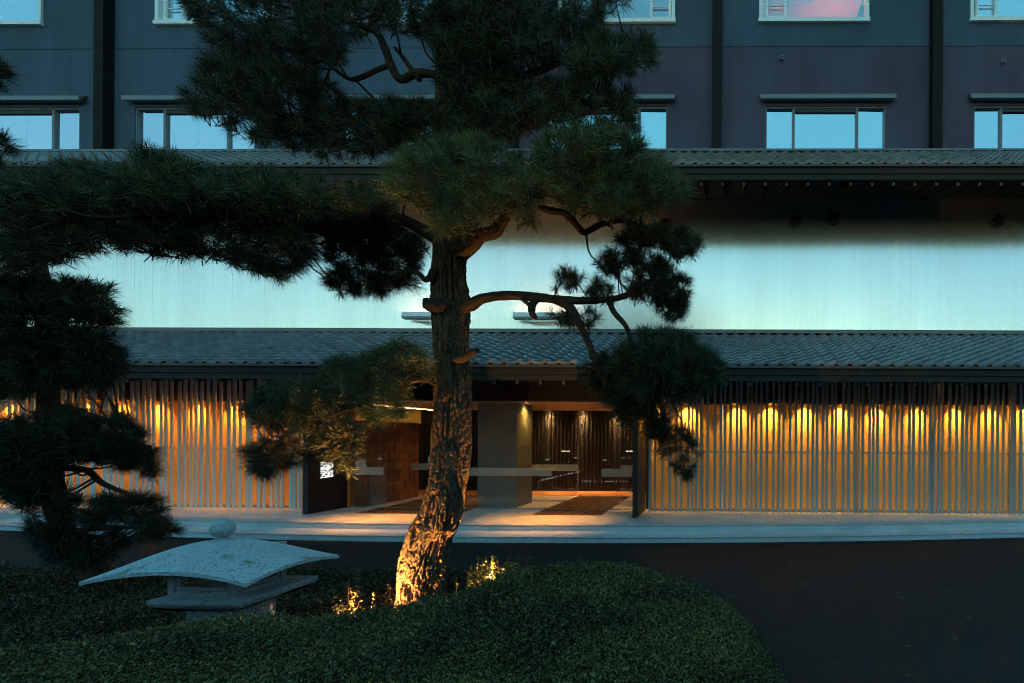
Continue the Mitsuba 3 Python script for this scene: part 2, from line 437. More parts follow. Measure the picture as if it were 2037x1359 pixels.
# ------------------------------------------------------------------ building
B = thing('hotel_building', 'wide dark hotel with tiled eaves, pale mirror-like band and lit glass entrance behind the pine', 'building')
YW = 13.0
zj = Z_(93, YW, 1600)
ztop, zbot = EYE + 14.2, EYE + 5.5
pil = [X_(x, YW - 0.25, 150) for x in (-215, 195, 605, 1015, 1426, 1866, 2300)]
lowW = [(-81, 158), (268, 507), (678, 917), (1088, 1327), (1523, 1762), (1937, 2176)]
upW = [(-150, 86), (312, 545), (700, 935), (1110, 1343), (1510, 1728), (1929, 2150)]
zl1, zl0 = Z_(211, YW, 1600), EYE + 6.9
zu0 = Z_(46, YW, 1600); zu1 = zu0 + 1.75
for i in range(6):
    a, b = pil[i] + 0.13, pil[i + 1] - 0.13
    lw = (X_(lowW[i][0], YW, 250), X_(lowW[i][1], YW, 250)); uw = (X_(upW[i][0], YW, 30), X_(upW[i][1], YW, 30))
    low = 'm_wall_purple' if i >= 3 else 'm_wall_teal'
    obj('wall_panel', wall_plate(a, b, zbot, zj - 0.008, YW, YW + 0.3, [(lw[0], zl0, lw[1], zl1)]), low, B,
        label='lower plum-grey wall panel' if i >= 3 else 'lower blue-grey wall panel')
    obj('wall_panel', wall_plate(a, b, zj + 0.008, ztop, YW, YW + 0.3, [(uw[0], zu0, uw[1], zu1)]), 'm_wall_teal', B)
    # --- lower window with hood
    w = obj('window', cat([bx(lw[0], lw[0] + 0.035, YW + 0.02, YW + 0.2, zl0, zl1), bx(lw[1] - 0.035, lw[1], YW + 0.02, YW + 0.2, zl0, zl1),
                           bx(lw[0] + 0.035, lw[1] - 0.035, YW + 0.03, YW + 0.2, zl1 - 0.04, zl1), bx(lw[0] + 0.035, lw[1] - 0.035, YW + 0.03, YW + 0.2, zl0, zl0 + 0.05)]), 'm_mid_frame', B)
    W = lw[1] - lw[0]
    m1, m2 = lw[0] + 0.235 * W, lw[0] + 0.765 * W
    for m in (m1, m2):
        obj('mullion', bx(m - 0.035, m + 0.035, YW + 0.04, YW + 0.16, zl0 + 0.05, zl1 - 0.04), 'm_mid_frame', w)
    obj('head_rail', bx(m1 + 0.035, m2 - 0.035, YW + 0.05, YW + 0.15, zl1 - 0.14, zl1 - 0.04), 'm_dark_frame', w)
    for q0, q1, zt in ((lw[0] + 0.035, m1 - 0.035, zl1 - 0.04), (m1 + 0.035, m2 - 0.035, zl1 - 0.14), (m2 + 0.035, lw[1] - 0.035, zl1 - 0.04)):
        tl = rng.uniform(-0.006, 0.006)
        obj('pane', (np.array([[q0, YW + 0.09 + tl, zl0 + 0.05], [q1, YW + 0.09 - tl, zl0 + 0.05], [q1, YW + 0.092 - tl, zt], [q0, YW + 0.092 + tl, zt]]), np.array([[0, 1, 2], [0, 2, 3]])), 'm_reflective_glass', w)
    if i in (0, 1):
        c0, c1 = (lw[0] + 0.1, lw[0] + 0.70 * W) if i == 0 else (m1 + 0.05, lw[1] - 0.3)
        for h in np.array_split(np.linspace(c0, c1, 41), 3):
            obj('blind', bx(h[0], h[-1], YW + 0.16, YW + 0.165, zl0 + 0.05, zl1 - 0.05), 'm_blind', w, label='pale roller blind behind the glass')
    obj('room_wall', cat([bx(lw[0], lw[1], YW + 1.5, YW + 1.52, zl0, zl1 + 0.3)]), 'm_room', w)
    hx0, hx1 = lw[0] - 0.16, lw[1] + 0.22
    zf0, zf1 = Z_(195.5, YW - 0.18, 1600), Z_(187, YW - 0.18, 1600)
    hv = np.array([[hx0, YW, zf1 + 0.12], [hx1, YW, zf1 + 0.12], [hx0, YW - 0.18, zf1], [hx1, YW - 0.18, zf1], [hx0, YW - 0.18, zf0], [hx1, YW - 0.18, zf0], [hx0 + 0.1, YW, zf0 + 0.04], [hx1 - 0.1, YW, zf0 + 0.04]])
    hf = [[0, 2, 3], [0, 3, 1], [2, 4, 5], [2, 5, 3], [4, 6, 7], [4, 7, 5], [0, 6, 4], [0, 4, 2], [1, 3, 5], [1, 5, 7]]
    obj('window_hood', (hv, np.array(hf)), 'm_hood', B)
    # --- upper window, white frame
    w = obj('window', cat([bx(uw[0], uw[0] + 0.085, YW - 0.05, YW + 0.2, zu0 + 0.09, zu1), bx(uw[1] - 0.085, uw[1], YW - 0.05, YW + 0.2, zu0 + 0.09, zu1),
                           bx(uw[0] - 0.02, uw[1] + 0.02, YW - 0.08, YW + 0.2, zu0 - 0.01, zu0 + 0.09), bx(uw[0], uw[1], YW - 0.05, YW + 0.2, zu1, zu1 + 0.08)]), 'm_white_frame', B, label='white framed window')
    U = uw[1] - uw[0]
    s0 = uw[0] + 0.18 if i != 3 else uw[1] - 0.68
    if i > 0:
        obj('sash', cat([bx(s0, s0 + 0.06, YW + 0.0, YW + 0.07, zu0 + 0.13, zu1), bx(s0 + 0.5, s0 + 0.57, YW + 0.0, YW + 0.07, zu0 + 0.13, zu1),
                         bx(s0 + 0.06, s0 + 0.5, YW + 0.0, YW + 0.07, zu0 + 0.13, zu0 + 0.19), bx(s0 + 0.06, s0 + 0.5, YW + 0.02, YW + 0.05, zu0 + 0.48, zu0 + 0.50)]), 'm_white_frame', w)
    g = 'm_room_glass' if i in (3, 4) else 'm_reflective_glass'
    obj('pane', (np.array([[uw[0] + 0.08, YW + 0.09, zu0 + 0.08], [uw[1] - 0.08, YW + 0.085, zu0 + 0.08], [uw[1] - 0.08, YW + 0.09, zu1], [uw[0] + 0.08, YW + 0.095, zu1]]), np.array([[0, 1, 2], [0, 2, 3]])), g, w)
    obj('room_wall', cat([bx(uw[0] - 0.3, uw[1] + 0.3, YW + 2.5, YW + 2.55, zu0 - 0.2, zu1 + 0.5), bx(uw[0] - 0.3, uw[1] + 0.3, YW + 0.3, YW + 2.5, zu1 + 0.4, zu1 + 0.45)]), 'm_room_warm' if i in (3, 4) else 'm_room', w)
for p_ in pil:
    obj('pilaster', bx(p_ - 0.13, p_ + 0.13, YW - 0.25, YW + 0.3, zbot, zj - 0.12), 'm_pilaster', B)
    obj('pilaster', bx(p_ - 0.132, p_ + 0.132, YW - 0.252, YW + 0.3, zj - 0.112, ztop), 'm_pilaster', B)
obj('wall_core', bx(pil[0] - 2, pil[-1] + 2, YW + 3.0, YW + 3.3, EYE + 1.2, ztop), 'm_room', B)
obj('parapet', bx(pil[0] - 2, pil[-1] + 2, YW - 0.3, YW + 3.3, ztop, ztop + 0.3), 'm_pilaster', B)
for x, y in ((684, 125), (1554, 118), (1994, 124)):
    q = at(x, y, YW)
    ring = lathe([(0.028, 0.0), (0.045, 0.0), (0.058, 0.02), (0.058, 0.10), (0.03, 0.10), (0.028, 0.02), (0.028, 0.0)], 24)
    Rm = np.array([[1, 0, 0], [0, 0, -1], [0, 1, 0]])
    vk = obj('vent_pipe', moved(ring, q + np.array([0, 0.02, 0]), Rm @ np.diag([1, 1, 1])), 'm_mid_frame', B, smooth=40)
    obj('opening', moved(lathe([(0, 0), (0.03, 0)], 20), q + np.array([0, -0.03, 0]), Rm), 'm_sign_black', vk)
# warm room behind the second window from the right: ceiling lamp
q = at(1606, -7, YW + 1.6)
lk = obj('room_lamp', moved(lathe([(0.0, -0.05), (0.10, -0.04), (0.11, 0.04), (0, 0.06)], 24), q), None, B, label='small glowing ceiling lamp inside the pink room')
scene[lk]['emitter'] = {'type': 'area', 'radiance': lit(3.4, 2.1, 0.8), 'sampling_weight': 0.0}
scene['light_room'] = {'type': 'point', 'position': (q + np.array([0.9, -0.6, -0.1])).tolist(), 'intensity': lit(7.5, 2.6, 2.2)}

# ---- roof tiles
tu = np.array([0, 0.12, 0.24, 0.36, 0.48, 0.58, 0.66, 0.74, 0.82, 0.91, 1.0, 1.08])


def tile_z(u):
    return np.where(u < 0.62, -0.026 * np.sin(np.pi * np.clip(u / 0.62, 0, 1)), 0.030 * np.sin(np.pi * np.clip((u - 0.62) / 0.46, 0, 1)))


def roof_frame(y0, z0, y1, z1):
    d = np.array([0, y1 - y0, z1 - z0]); L = np.linalg.norm(d); d /= L
    return d, np.array([0, -d[2], d[1]]), L


def tile_mesh(x, y0, z0, d, nrm, s, L, eave=False, jit=0.0):
    """One wave-shaped tile whose lower edge lies s metres up the slope."""
    n = len(tu)
    X = x + tu * 0.265; zz = tile_z(tu)
    o = np.array([0, y0, z0])
    lo = o + d * s; hi = o + d * (s + L)
    front = np.c_[X, np.zeros(n), np.zeros(n)] + lo + np.outer(zz + 0.044 + jit, nrm)
    back = np.c_[X, np.zeros(n), np.zeros(n)] + hi + np.outer(zz + 0.006, nrm)
    skirt = front - nrm * (0.03 if not eave else 0.035) + (np.array([0, 0, -0.03]) if eave else 0)
    v = np.vstack([front, back, skirt])
    i = np.arange(n - 1)
    f = np.vstack([np.stack([i, i + 1, n + i + 1], 1), np.stack([i, n + i + 1, n + i], 1), np.stack([2 * n + i, 2 * n + i + 1, i + 1], 1), np.stack([2 * n + i, i + 1, i], 1)])
    return v, f


def tiled_roof(name, y0, z0, y1, z1, xa, xb, near_rows, view):
    d, nrm, L = roof_frame(y0, z0, y1, z1)
    n = int(round(L / 0.235)); step = L / n
    base = np.array([[xa, y0, z0], [xb, y0, z0], [xb, y1, z1], [xa, y1, z1]]) - nrm * 0.02
    R = obj(name, (np.vstack([base, base - nrm * 0.06]), np.array([[0, 1, 2], [0, 2, 3], [4, 6, 5], [4, 7, 6], [0, 4, 5], [0, 5, 1]])), 'm_fascia', B)
    rest, count = [], 0
    for r in range(n):
        for x in np.arange(xa, xb - 0.2, 0.265):
            m = tile_mesh(x, y0, z0, d, nrm, r * step + rng.uniform(-0.003, 0.003), step + 0.02, r == 0, rng.uniform(-0.003, 0.004))
            if r < near_rows and view[0] < x < view[1] and count < 300:
                obj('tile', m, 'm_tile', R, smooth=50); count += 1
            else:
                rest.append(m)
    obj('tile_rows', cat(rest), 'm_tile', R, smooth=50, kind='stuff')
    return R


YR0, ZR0, YR1, ZR1 = 9.13, EYE + 1.40, 11.75, EYE + 2.53
tiled_roof('lower_roof', YR0, ZR0, YR1, ZR1, -18.5, 8.3, 4, (-14.2, 6.0))
obj('ridge_flashing', cat([bx(-18.5, 8.3, 11.66, 11.9, ZR1 + 0.02, ZR1 + 0.075), bx(-18.5, 8.3, 11.70, 11.9, ZR1 + 0.075, ZR1 + 0.115), bx(-18.5, 8.3, 11.74, 11.9, ZR1 + 0.115, ZR1 + 0.125)]), 'm_ridge', B)
UY0, UZ0, UY1, UZ1 = 10.05, EYE + 5.77, 12.1, EYE + 7.20
tiled_roof('upper_roof', UY0, UZ0, UY1, UZ1, -21.0, 9.4, 0, (0, 0))
zfl0, zfl1 = UZ1 + 0.02, Z_(295.5, 12.05, 1600)
obj('ridge_flashing', cat([bx(-21, 9.4, 12.02, 13.0, zfl0, zfl0 + 0.05), bx(-21, 9.4, 12.05, 13.0, zfl0 + 0.05, zfl1)]), 'm_ridge', B)
# ---- eaves: gutter boards, fascia, soffit, rafters
for (y0, z0, yw, zs, tag, sp) in ((YR0, ZR0, 11.95, EYE + 2.1, 'lower', 0.455), (UY0, UZ0, 11.88, EYE + 5.98, 'upper', 0.455)):
    s = 1.0
    obj('eave_board', cat([bx(-21, 9.4, y0 - 0.02, y0 + 0.05, z0 - 0.075, z0 - 0.03)]), 'm_gutter', B)
    obj('eave_board', cat([bx(-21, 9.4, y0 + 0.03, y0 + 0.09, z0 - 0.20, z0 - 0.077)]), 'm_fascia', B)
    obj('eave_board', cat([bx(-21, 9.4, y0 + 0.06, y0 + 0.13, z0 - 0.315, z0 - 0.203)]), 'm_fascia', B)
    zr = z0 - 0.345
    v = np.array([[-21, y0 + 0.10, zr + 0.09], [9.4, y0 + 0.10, zr + 0.09], [9.4, yw + 0.4, zs + 0.07], [-21, yw + 0.4, zs + 0.07]])
    obj('soffit', (np.vstack([v, v + [0, 0, 0.03]]), np.array([[0, 2, 1], [0, 3, 2], [4, 5, 6], [4, 6, 7]])), 'm_soffit', B)
    x00 = X_(1492 if tag == 'lower' else 1393, y0 + 0.2, 760)
    xs_ = x00 + np.arange(-40, 20) * sp
    first = None
    for x in xs_:
        if -15.8 < x < 7.8:
            dz = zs - zr
            rv = np.array([[x - 0.028, y0 + 0.17, zr - 0.03], [x + 0.028, y0 + 0.17, zr - 0.03], [x - 0.028, y0 + 0.17, zr + 0.03], [x + 0.028, y0 + 0.17, zr + 0.03]])
            rb = rv + np.array([0, yw - y0 - 0.1, dz - 0.0])
            f = [[0, 1, 3], [0, 3, 2], [0, 4, 5], [0, 5, 1], [0, 2, 6], [0, 6, 4], [1, 5, 7], [1, 7, 3]]
            rk = obj('rafter', (np.vstack([rv, rb]), np.array(f)), 'm_soffit', B)
            obj('end_cap', bx(x - 0.026, x + 0.026, y0 + 0.155, y0 + 0.169, zr - 0.04, zr + 0.026), 'm_rafter_end', rk)
# ---- mirror-like pale cladding strips between the roofs
cw = 0.052
vs, fs, uvs, o = [], [], [], 0
for j, x in enumerate(np.arange(-19.5, 9.2, cw)):
    a = rng.normal(0, 0.0011) + 0.002 * math.sin(x * 1.3)
    h = 3.75
    v = np.array([[x, 11.9, EYE + 2.35], [x + cw, 11.9, EYE + 2.35], [x + cw, 11.9 + a * h, EYE + 6.1], [x, 11.9 + a * h, EYE + 6.1]])
    vs.append(v); fs.append(np.array([[0, 1, 2], [0, 2, 3]]) + o); uvs.append([[0, 0], [1, 0], [1, 1], [0, 1]])
    if j:
        fs.append(np.array([[o - 3, o, o + 3], [o - 3, o + 3, o - 2]]))
    o += 4
obj('cladding_strips', (np.vstack(vs), np.vstack(fs)), 'm_clad', B, kind='stuff', label='pale ribbed mirror-like cladding between the two roofs', uv=np.vstack(uvs))
obj('wall_core', bx(-20, 9.4, 12.08, 12.2, EYE + 2.0, EYE + 6.3), 'm_black_wall', B)
for x, y in ((1325, 447), (1582, 440), (1657, 437), (1985, 440)):
    q = at(x, y, 11.84)
    obj('round_vent', moved(lathe([(0.0, -0.01), (0.13, -0.01), (0.15, 0.0), (0.155, 0.03), (0.14, 0.045), (0.13, 0.03), (0.0, 0.03)], 32), q, np.array([[1, 0, 0], [0, 0, -1], [0, 1, 0]])), 'm_sign_black', B, smooth=40)

# ---- wall washer lamps in front of the cladding
for i, (x0, x1) in enumerate(((803, 915), (1023, 1140))):
    Yl = 11.70
    a, b = X_(x0, Yl, 630), X_(x1, Yl, 630); z = Z_(631, Yl, 940)
    wl = thing('wall_light', ['slim grey floodlight bar on a bracket, mostly behind the pine trunk', 'slim grey floodlight bar on a bracket, right of the pine trunk under the long branch'][i], 'wall light', 'floodlight bars washing the pale cladding')
    prof = Polygon([(-0.07, -0.05), (0.05, -0.06), (0.06, 0.0), (0.05, 0.045), (-0.05, 0.045), (-0.055, 0.105), (-0.075, 0.105), (-0.085, 0.0)])
    m = trimesh.creation.extrude_polygon(prof, b - a, engine='earcut'); v = np.array(m.vertices)
    obj('housing', (np.stack([a + v[:, 2], Yl + v[:, 0], z + v[:, 1]], 1), np.array(m.faces)), 'm_steel', wl)
    e = obj('lens', (np.array([[a + 0.03, Yl - 0.05, z + 0.047], [b - 0.03, Yl - 0.05, z + 0.047], [b - 0.03, Yl + 0.045, z + 0.047], [a + 0.03, Yl + 0.045, z + 0.047]]), np.array([[0, 1, 2], [0, 2, 3]])), None, wl)
    scene[e]['emitter'] = {'type': 'area', 'radiance': lit(60.0, 37, 17)}
    obj('bracket', cat([bx(a + 0.3, a + 0.34, Yl - 0.02, 11.9, z - 0.10, z - 0.06), bx(b - 0.34, b - 0.30, Yl - 0.02, 11.9, z - 0.10, z - 0.06), bx(a + 0.36, b - 0.36, Yl - 0.02, Yl + 0.02, z - 0.115, z - 0.08)]), 'm_steel', wl)

# ---- slatted screens, warm wall and downlights behind them
XL, XR = -9.97, -2.02                        # entrance side walls
zl = EYE + 0.865                              # underside of the lamp bulkhead
YB = YE + 0.55
for a_, b_ in ((-19, XL - 0.02), (XR + 0.03, 9)):
    obj('lamp_bulkhead', bx(a_, b_, YE + 0.16, YB + 0.3, zl, EYE + 1.65), 'm_black_wall', B)
xw = np.arange(XR + 0.03, 9, 1.95)
for j, x in enumerate(xw):
    obj('back_wall', bx(x + 0.004, x + 1.946, YB, YB + 0.2, ZP - 0.1, zl + 0.01), WW[j % 3], B, label='warm lit wall panel behind the slats')
for j, x in enumerate(np.arange(XL - 0.02, -19.5, -1.95)):
    obj('back_wall', bx(x - 1.946, x - 0.004, YB, YB + 0.2, ZP - 0.1, zl + 0.01), 'm_warm_left', B, label='warm lit wall panel behind the slats')
ztop_s = EYE + 1.55
slat_mesh = None
for side, (xa, xb) in enumerate(((-18.4, XL - 0.08), (XR + 0.12, 8.2))):
    S = thing('slat_screen', ['upright pale slat screen left of the entrance, glowing amber behind', 'upright grey slat screen right of the entrance, glowing amber behind'][side], 'slat screen', 'slat screens flanking the entrance')
    x = xa
    pitch = [0.165, 0.125, 0.20, 0.15, 0.18, 0.115, 0.19, 0.14, 0.21, 0.16] if side == 0 else [0.135, 0.115, 0.17, 0.10, 0.15, 0.13, 0.175, 0.095, 0.16, 0.14]
    n = 0
    while x < xb:
        wdt = rng.choice([0.058, 0.066, 0.075] if side == 0 else [0.052, 0.06, 0.068])
        dy = rng.choice([0, 0, 0.03])
        obj('slat', bx(x, x + wdt, YE - 0.045 + dy, YE - 0.012 + dy, ZP + 0.012, ztop_s), 'm_slat_skylit' if side == 0 else 'm_slat', S)
        x += pitch[int(rng.integers(len(pitch)))] * rng.uniform(0.94, 1.06)
    for xp in np.arange(xb if side == 0 else xa + 1.35, xa if side == 0 else xb, -1.95 if side == 0 else 1.95):
        obj('post', bx(xp - 0.03, xp + 0.03, YE + 0.082, YE + 0.142, ZP, ztop_s), 'm_rail', S)
    zr = Z_(899, YE, 1400)
    obj('rail', bx(xa, xb, YE + 0.022, YE + 0.04, zr - 0.02, zr + 0.02), 'm_rail', S)
    obj('rail', bx(xa, xb, YE + 0.062, YE + 0.08, ZP + 0.02, ZP + 0.09), 'm_rail', S)
lens0 = None


def downlight(pos, label, group, inten, cut, beam, target=None, r=0.04, color=WARM, glow=14.0):
    d = thing('downlight', label, 'downlight', group)
    obj('trim', moved(lathe([(r, -0.012), (r + 0.018, -0.012), (r + 0.018, 0.0), (r, 0.0), (r, -0.012)], 16), pos), 'm_lamp_metal', d)
    e = obj('lens', moved(lathe([(r, 0.0), (0.0, 0.0)], 12), (pos[0], pos[1], pos[2] - 0.004)), None, d)
    v = meshkit.WRITTEN[scene[e]['filename']]
    nz = np.cross(v[0][v[1][0][1]] - v[0][v[1][0][0]], v[0][v[1][0][2]] - v[0][v[1][0][0]])[2]
    if nz > 0:
        scene[e]['flip_normals'] = True
    scene[e]['emitter'] = {'type': 'area', 'radiance': lit(*(np.array([1, 0.62, 0.22]) * glow).tolist()), 'sampling_weight': 0.0}
    spot('bulb_' + d, (pos[0], pos[1], pos[2] - 0.02), target or (pos[0], pos[1], pos[2] - 1), inten, cut, beam, color, 3.0 if 'slat' in group else 1.0)


rx = [X_(x, YB - 0.12, 805) for x in (1300, 1370, 1468, 1532, 1602, 1672, 1746, 1826, 1903, 1974, 2040)]
for i, x in enumerate(rx):
    downlight((x, YB - 0.19, zl - 0.004), f'small amber downlight behind the right slat screen, {ordinal(i)} from its left end', 'downlights behind the right slat screen', 8.2, 48, 2, (x, YB + 0.01, zl - 0.46))
lx = [X_(x, YB - 0.12, 805) for x in (590, 535, 460, 384, 309, 234, 160, 90, 15)]
for i, x in enumerate(lx):
    downlight((x, YB - 0.19, zl - 0.004), f'small amber downlight behind the left slat screen, {ordinal(i)} from its right end', 'downlights behind the left slat screen', 10.5, 48, 2, (x, YB + 0.01, zl - 0.46), color=np.array([1, 0.40, 0.06]))

# ---- entrance porch and lobby
zc = EYE + 0.89
obj('side_wall', bx(XL - 0.13, XL, 11.34, 12.55, ZP, EYE + 1.6), 'm_black_wall', B, label='black side wall carrying the lit sign')
obj('side_wall', bx(XR - 0.13, XR, 11.25, 12.32, ZP, EYE + 1.6), 'm_black_wall', B, label='black side wall right of the entrance')
obj('porch_header', bx(XL + 0.002, XR - 0.132, 11.95, 12.3, zc, EYE + 1.65), 'm_black_wall', B)
obj('lobby_ceiling', bx(-11.2, XR + 0.3, 12.302, 18.0, zc + 0.002, zc + 0.05), 'm_ceiling', B)
obj('porch_soffit', bx(XL + 0.002, XR - 0.132, 9.9, 11.945, EYE + 1.35, EYE + 1.4), 'm_soffit', B)
# pillar
px0, px1 = X_(950, 12.65, 950), X_(1027, 12.65, 950)
obj('pillar', bx(px0, px1, 12.65, 13.70, ZP, zc), 'm_stucco_grey', B, label='grey plastered pillar behind the glass front')
# floor of the lobby, back wall with ribs
obj('lobby_floor', bx(-12, XR + 0.3, 15.25, 18, ZP - 0.05, ZP + 0.003), 'm_wood_floor', B)
YK = 16.6
obj('lobby_wall', bx(-12.0, XR + 0.4, YK, YK + 0.1, ZP, zc), 'm_black_wall', B)
ribs = [bx(x, x + 0.06, YK - 0.06, YK - 0.001, ZP + 0.08, zc - 0.001) for x in np.arange(-10.5, XR + 0.3, 0.13)]
obj('wall_ribs', cat(ribs), 'm_rib', B, kind='stuff', label='dark upright ribs lining the lobby back wall')
obj('lobby_wall', bx(XR - 0.03, XR + 0.1, 12.6, YK, ZP, zc), 'm_black_wall', B)
obj('lobby_wall', bx(-11.2, -11.1, 14.9, YK, ZP, zc), 'm_black_wall', B)
# block wall on the left, with a cove above it
XB = X_(763, 13.3, 1000)
bwk = obj('block_wall', bx(XB - 0.25, XB - 0.03, 12.56, 14.85, ZP, ZP + 2.30), 'm_brown_wall', B, label='brown stone block wall inside the entrance')
zz = ZP + 0.02
for r in range(8):
    y = 12.58 - (0.23 if r % 2 else 0)
    while y < 14.82:
        a, b = max(y, 12.58), min(y + 0.44, 14.84)
        if b - a > 0.06:
            obj('stone_block', cbx(XB - 0.032, XB + rng.uniform(-0.004, 0.006), a + 0.004, b - 0.004, zz + 0.004, zz + 0.276, 0.006), 'm_stone_block', bwk)
        y += 0.46
    zz += 0.283
obj('cove_wall', bx(-11.1, -10.6, 12.6, 18, ZP + 2.31, zc), 'm_cove_wall', B)
ek = obj('cove_light', bx(XB - 0.50, XB - 0.44, 12.8, 17.2, zc - 0.03, zc - 0.02), None, B, label='slim bright line of light along the lobby ceiling')
scene[ek]['emitter'] = {'type': 'area', 'radiance': lit(5.0, 3.0, 1.1)}
obj('lobby_cabinet', bx(XL + 0.06, XL + 0.5, 12.75, 13.3, ZP + 0.002, ZP + 1.05), 'm_stucco_grey', B)
# glass: front panels, doors, bands, inner screen
YG, YI = 12.42, 13.95
zb0, zb1 = Z_(947, YG, 1010), Z_(931, YG, 1010)


def glass_panel(x0, x1, Y, lab=None, band=True, b0=zb0, b1=zb1):
    g = obj('glass_panel', (np.array([[x0, Y, ZP + 0.03], [x1, Y, ZP + 0.03], [x1, Y, zc], [x0, Y, zc]]), np.array([[0, 1, 2], [0, 2, 3]])), 'm_glass', B)
    if band:
        obj('frosted_band', (np.array([[x0 + 0.001, Y - 0.004, b0], [x1 - 0.001, Y - 0.004, b0], [x1 - 0.001, Y - 0.004, b1], [x0 + 0.001, Y - 0.004, b1]]), np.array([[0, 1, 2], [0, 2, 3]])), 'm_frosted', g)
    obj('foot_rail', bx(x0, x1, Y - 0.015, Y + 0.015, ZP + 0.003, ZP + 0.03), 'm_rail', g)
    return g


xg = [X_(x, YG, 940) for x in (690, 763, 928, 1082, 1096, 1197, 1257)]
g1 = glass_panel(xg[0], xg[1], YG); g2 = glass_panel(xg[2], xg[3], YG); g3 = glass_panel(xg[3] - 0.14, xg[4], YG + 0.05); g4 = glass_panel(xg[5], xg[6], YG)
for g, (x, y) in ((g1, (756, 912.5)), (g3, (1089, 914.5)), (g4, (1203, 915.5))):
    q = at(x, y, YG - 0.006)
    obj('sticker', bx(q[0] - 0.055, q[0] + 0.055, YG - 0.009, YG - 0.006, q[2] - 0.018, q[2] + 0.018), 'm_sticker', g)
xi = [X_(x, YI, 930) for x in (818, 872, 1057, 1150, 1234, 1262)]
ib0, ib1 = Z_(937, YI, 1100), Z_(924, YI, 1100)
for a, b, st in ((xi[0], xi[1], None), (xi[2], xi[3], (1145, 910.5)), (xi[4], xi[5], (1239, 911))):
    g = glass_panel(a, b, YI, b0=ib0, b1=ib1)
    obj('door_edge', bx(b - 0.012, b, YI + 0.006, YI + 0.02, ZP + 0.03, zc - 0.01), 'm_steel', g)
    if st:
        q = at(*st, YI - 0.006)
        obj('sticker', bx(q[0] - 0.05, q[0] + 0.05, YI - 0.009, YI - 0.006, q[2] - 0.018, q[2] + 0.018), 'm_sticker', g)
obj('door_track', bx(xg[3] - 0.1, xg[5] + 0.1, YG - 0.02, YG + 0.02, ZP + 0.012, ZP + 0.02), 'm_steel', B)
obj('door_track', bx(xg[1], xg[2], YG - 0.02, YG + 0.02, ZP + 0.012, ZP + 0.02), 'm_steel', B)
# mats
for i, (n0, n1) in enumerate((((704, 1022.5), (905, 1022.5)), ((1058, 1025), (1195, 1026.5)))):
    Yn = 11.52
    xa, xb = X_(n0[0], Yn, 1025), X_(n1[0], Yn, 1025)
    M = obj('entrance_mat', cbx(xa, xb, Yn, 15.2, ZP + 0.002, ZP + 0.011, 0.003), 'm_mat')
    labels[M] = {'label': ['long brown entrance mat running inside at the left doorway, partly behind the trunk', 'long brown entrance mat running inside at the right doorway'][i], 'category': 'mat', 'group': 'entrance mats'}
# lights of the porch and the lobby
zs_ = EYE + 1.34
for i, (x, y) in enumerate(((-8.35, 10.75), (-7.35, 10.75), (-4.45, 10.8), (-3.65, 10.8))):
    downlight((x, y, zs_), f'downlight in the dark porch soffit, {ordinal(i)} from the left', 'downlights in the porch soffit', 17.0, 24, 8, color=np.array([1.0, 0.39, 0.06]), glow=3.0)
for i, px_ in enumerate((1091, 1158, 1226)):
    x = X_(px_, YK - 0.2, 817)
    downlight((x, YK - 0.17, zc - 0.005), f'bright downlight at the lobby back wall, {ordinal(i)} of three from the left', 'downlights at the lobby back wall', 16, 46, 6, (x, YK, zc - 1.2), r=0.06, color=np.array([1, 0.55, 0.22]), glow=30)
downlight((px1 + 0.13, 13.15, zc - 0.005), 'amber downlight in the lobby ceiling close to the grey pillar', 'downlights in the lobby ceiling', 3.2, 55, 12, (px1 + 0.02, 13.15, zc - 0.9), r=0.05, color=np.array([1.0, 0.56, 0.12]))
for i, (x, y) in enumerate(((-8.0, 14.2), (-3.6, 14.6), (-6.0, 15.6))):
    downlight((x, y, zc - 0.005), ['amber downlight in the lobby ceiling above the left mat', 'amber downlight in the lobby ceiling above the right mat', 'amber downlight in the lobby ceiling behind the pillar'][i], 'downlights in the lobby ceiling', 2.2, 60, 30, color=np.array([1, 0.42, 0.12]), glow=4)
# rows of tiny glowing dots standing in for reflected lights in the lobby
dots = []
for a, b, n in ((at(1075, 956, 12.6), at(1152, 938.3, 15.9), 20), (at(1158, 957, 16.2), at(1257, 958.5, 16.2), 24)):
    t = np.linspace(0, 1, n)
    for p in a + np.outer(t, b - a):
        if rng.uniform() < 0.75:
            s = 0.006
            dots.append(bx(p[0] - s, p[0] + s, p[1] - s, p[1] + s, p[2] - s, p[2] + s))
ek = obj('reflected_dots', cat(dots), None, B, kind='stuff', label='rows of tiny glowing dots standing in for reflected lights deep in the lobby')
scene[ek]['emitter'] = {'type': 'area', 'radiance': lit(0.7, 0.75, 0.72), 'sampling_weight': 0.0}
dots = []  # two short rows of small glowing dots before the back wall
for x0, x1, y, n in ((1118, 1132, 898, 5), (1246, 1257, 898, 5)):
    for x in np.linspace(x0, x1, n):
        p = at(x, y, 16.3); dots.append(bx(p[0] - 0.010, p[0] + 0.010, 16.3, 16.32, p[2] - 0.018, p[2] + 0.018))
ek = obj('lobby_dots', cat(dots), None, B, kind='stuff', label='two short rows of small bright dots before the lobby back wall')
scene[ek]['emitter'] = {'type': 'area', 'radiance': lit(0.8, 0.7, 0.5), 'sampling_weight': 0.0}

# ---- illuminated sign on the black side wall: two columns of square seal characters
sg = thing('illuminated_sign', 'small white glowing sign of dense square characters on the black wall left of the doors', 'sign')
sy0, sy1 = 11.66, 12.05
sz0, sz1 = Z_(952, 11.7, 630), Z_(919, 11.7, 630)
obj('backplate', bx(XL + 0.001, XL + 0.02, sy0 - 0.01, sy1 + 0.01, sz0 - 0.01, sz1 + 0.01), 'm_sign_black', sg)
SY, SZ = sy1 - sy0, sz1 - sz0
st = []


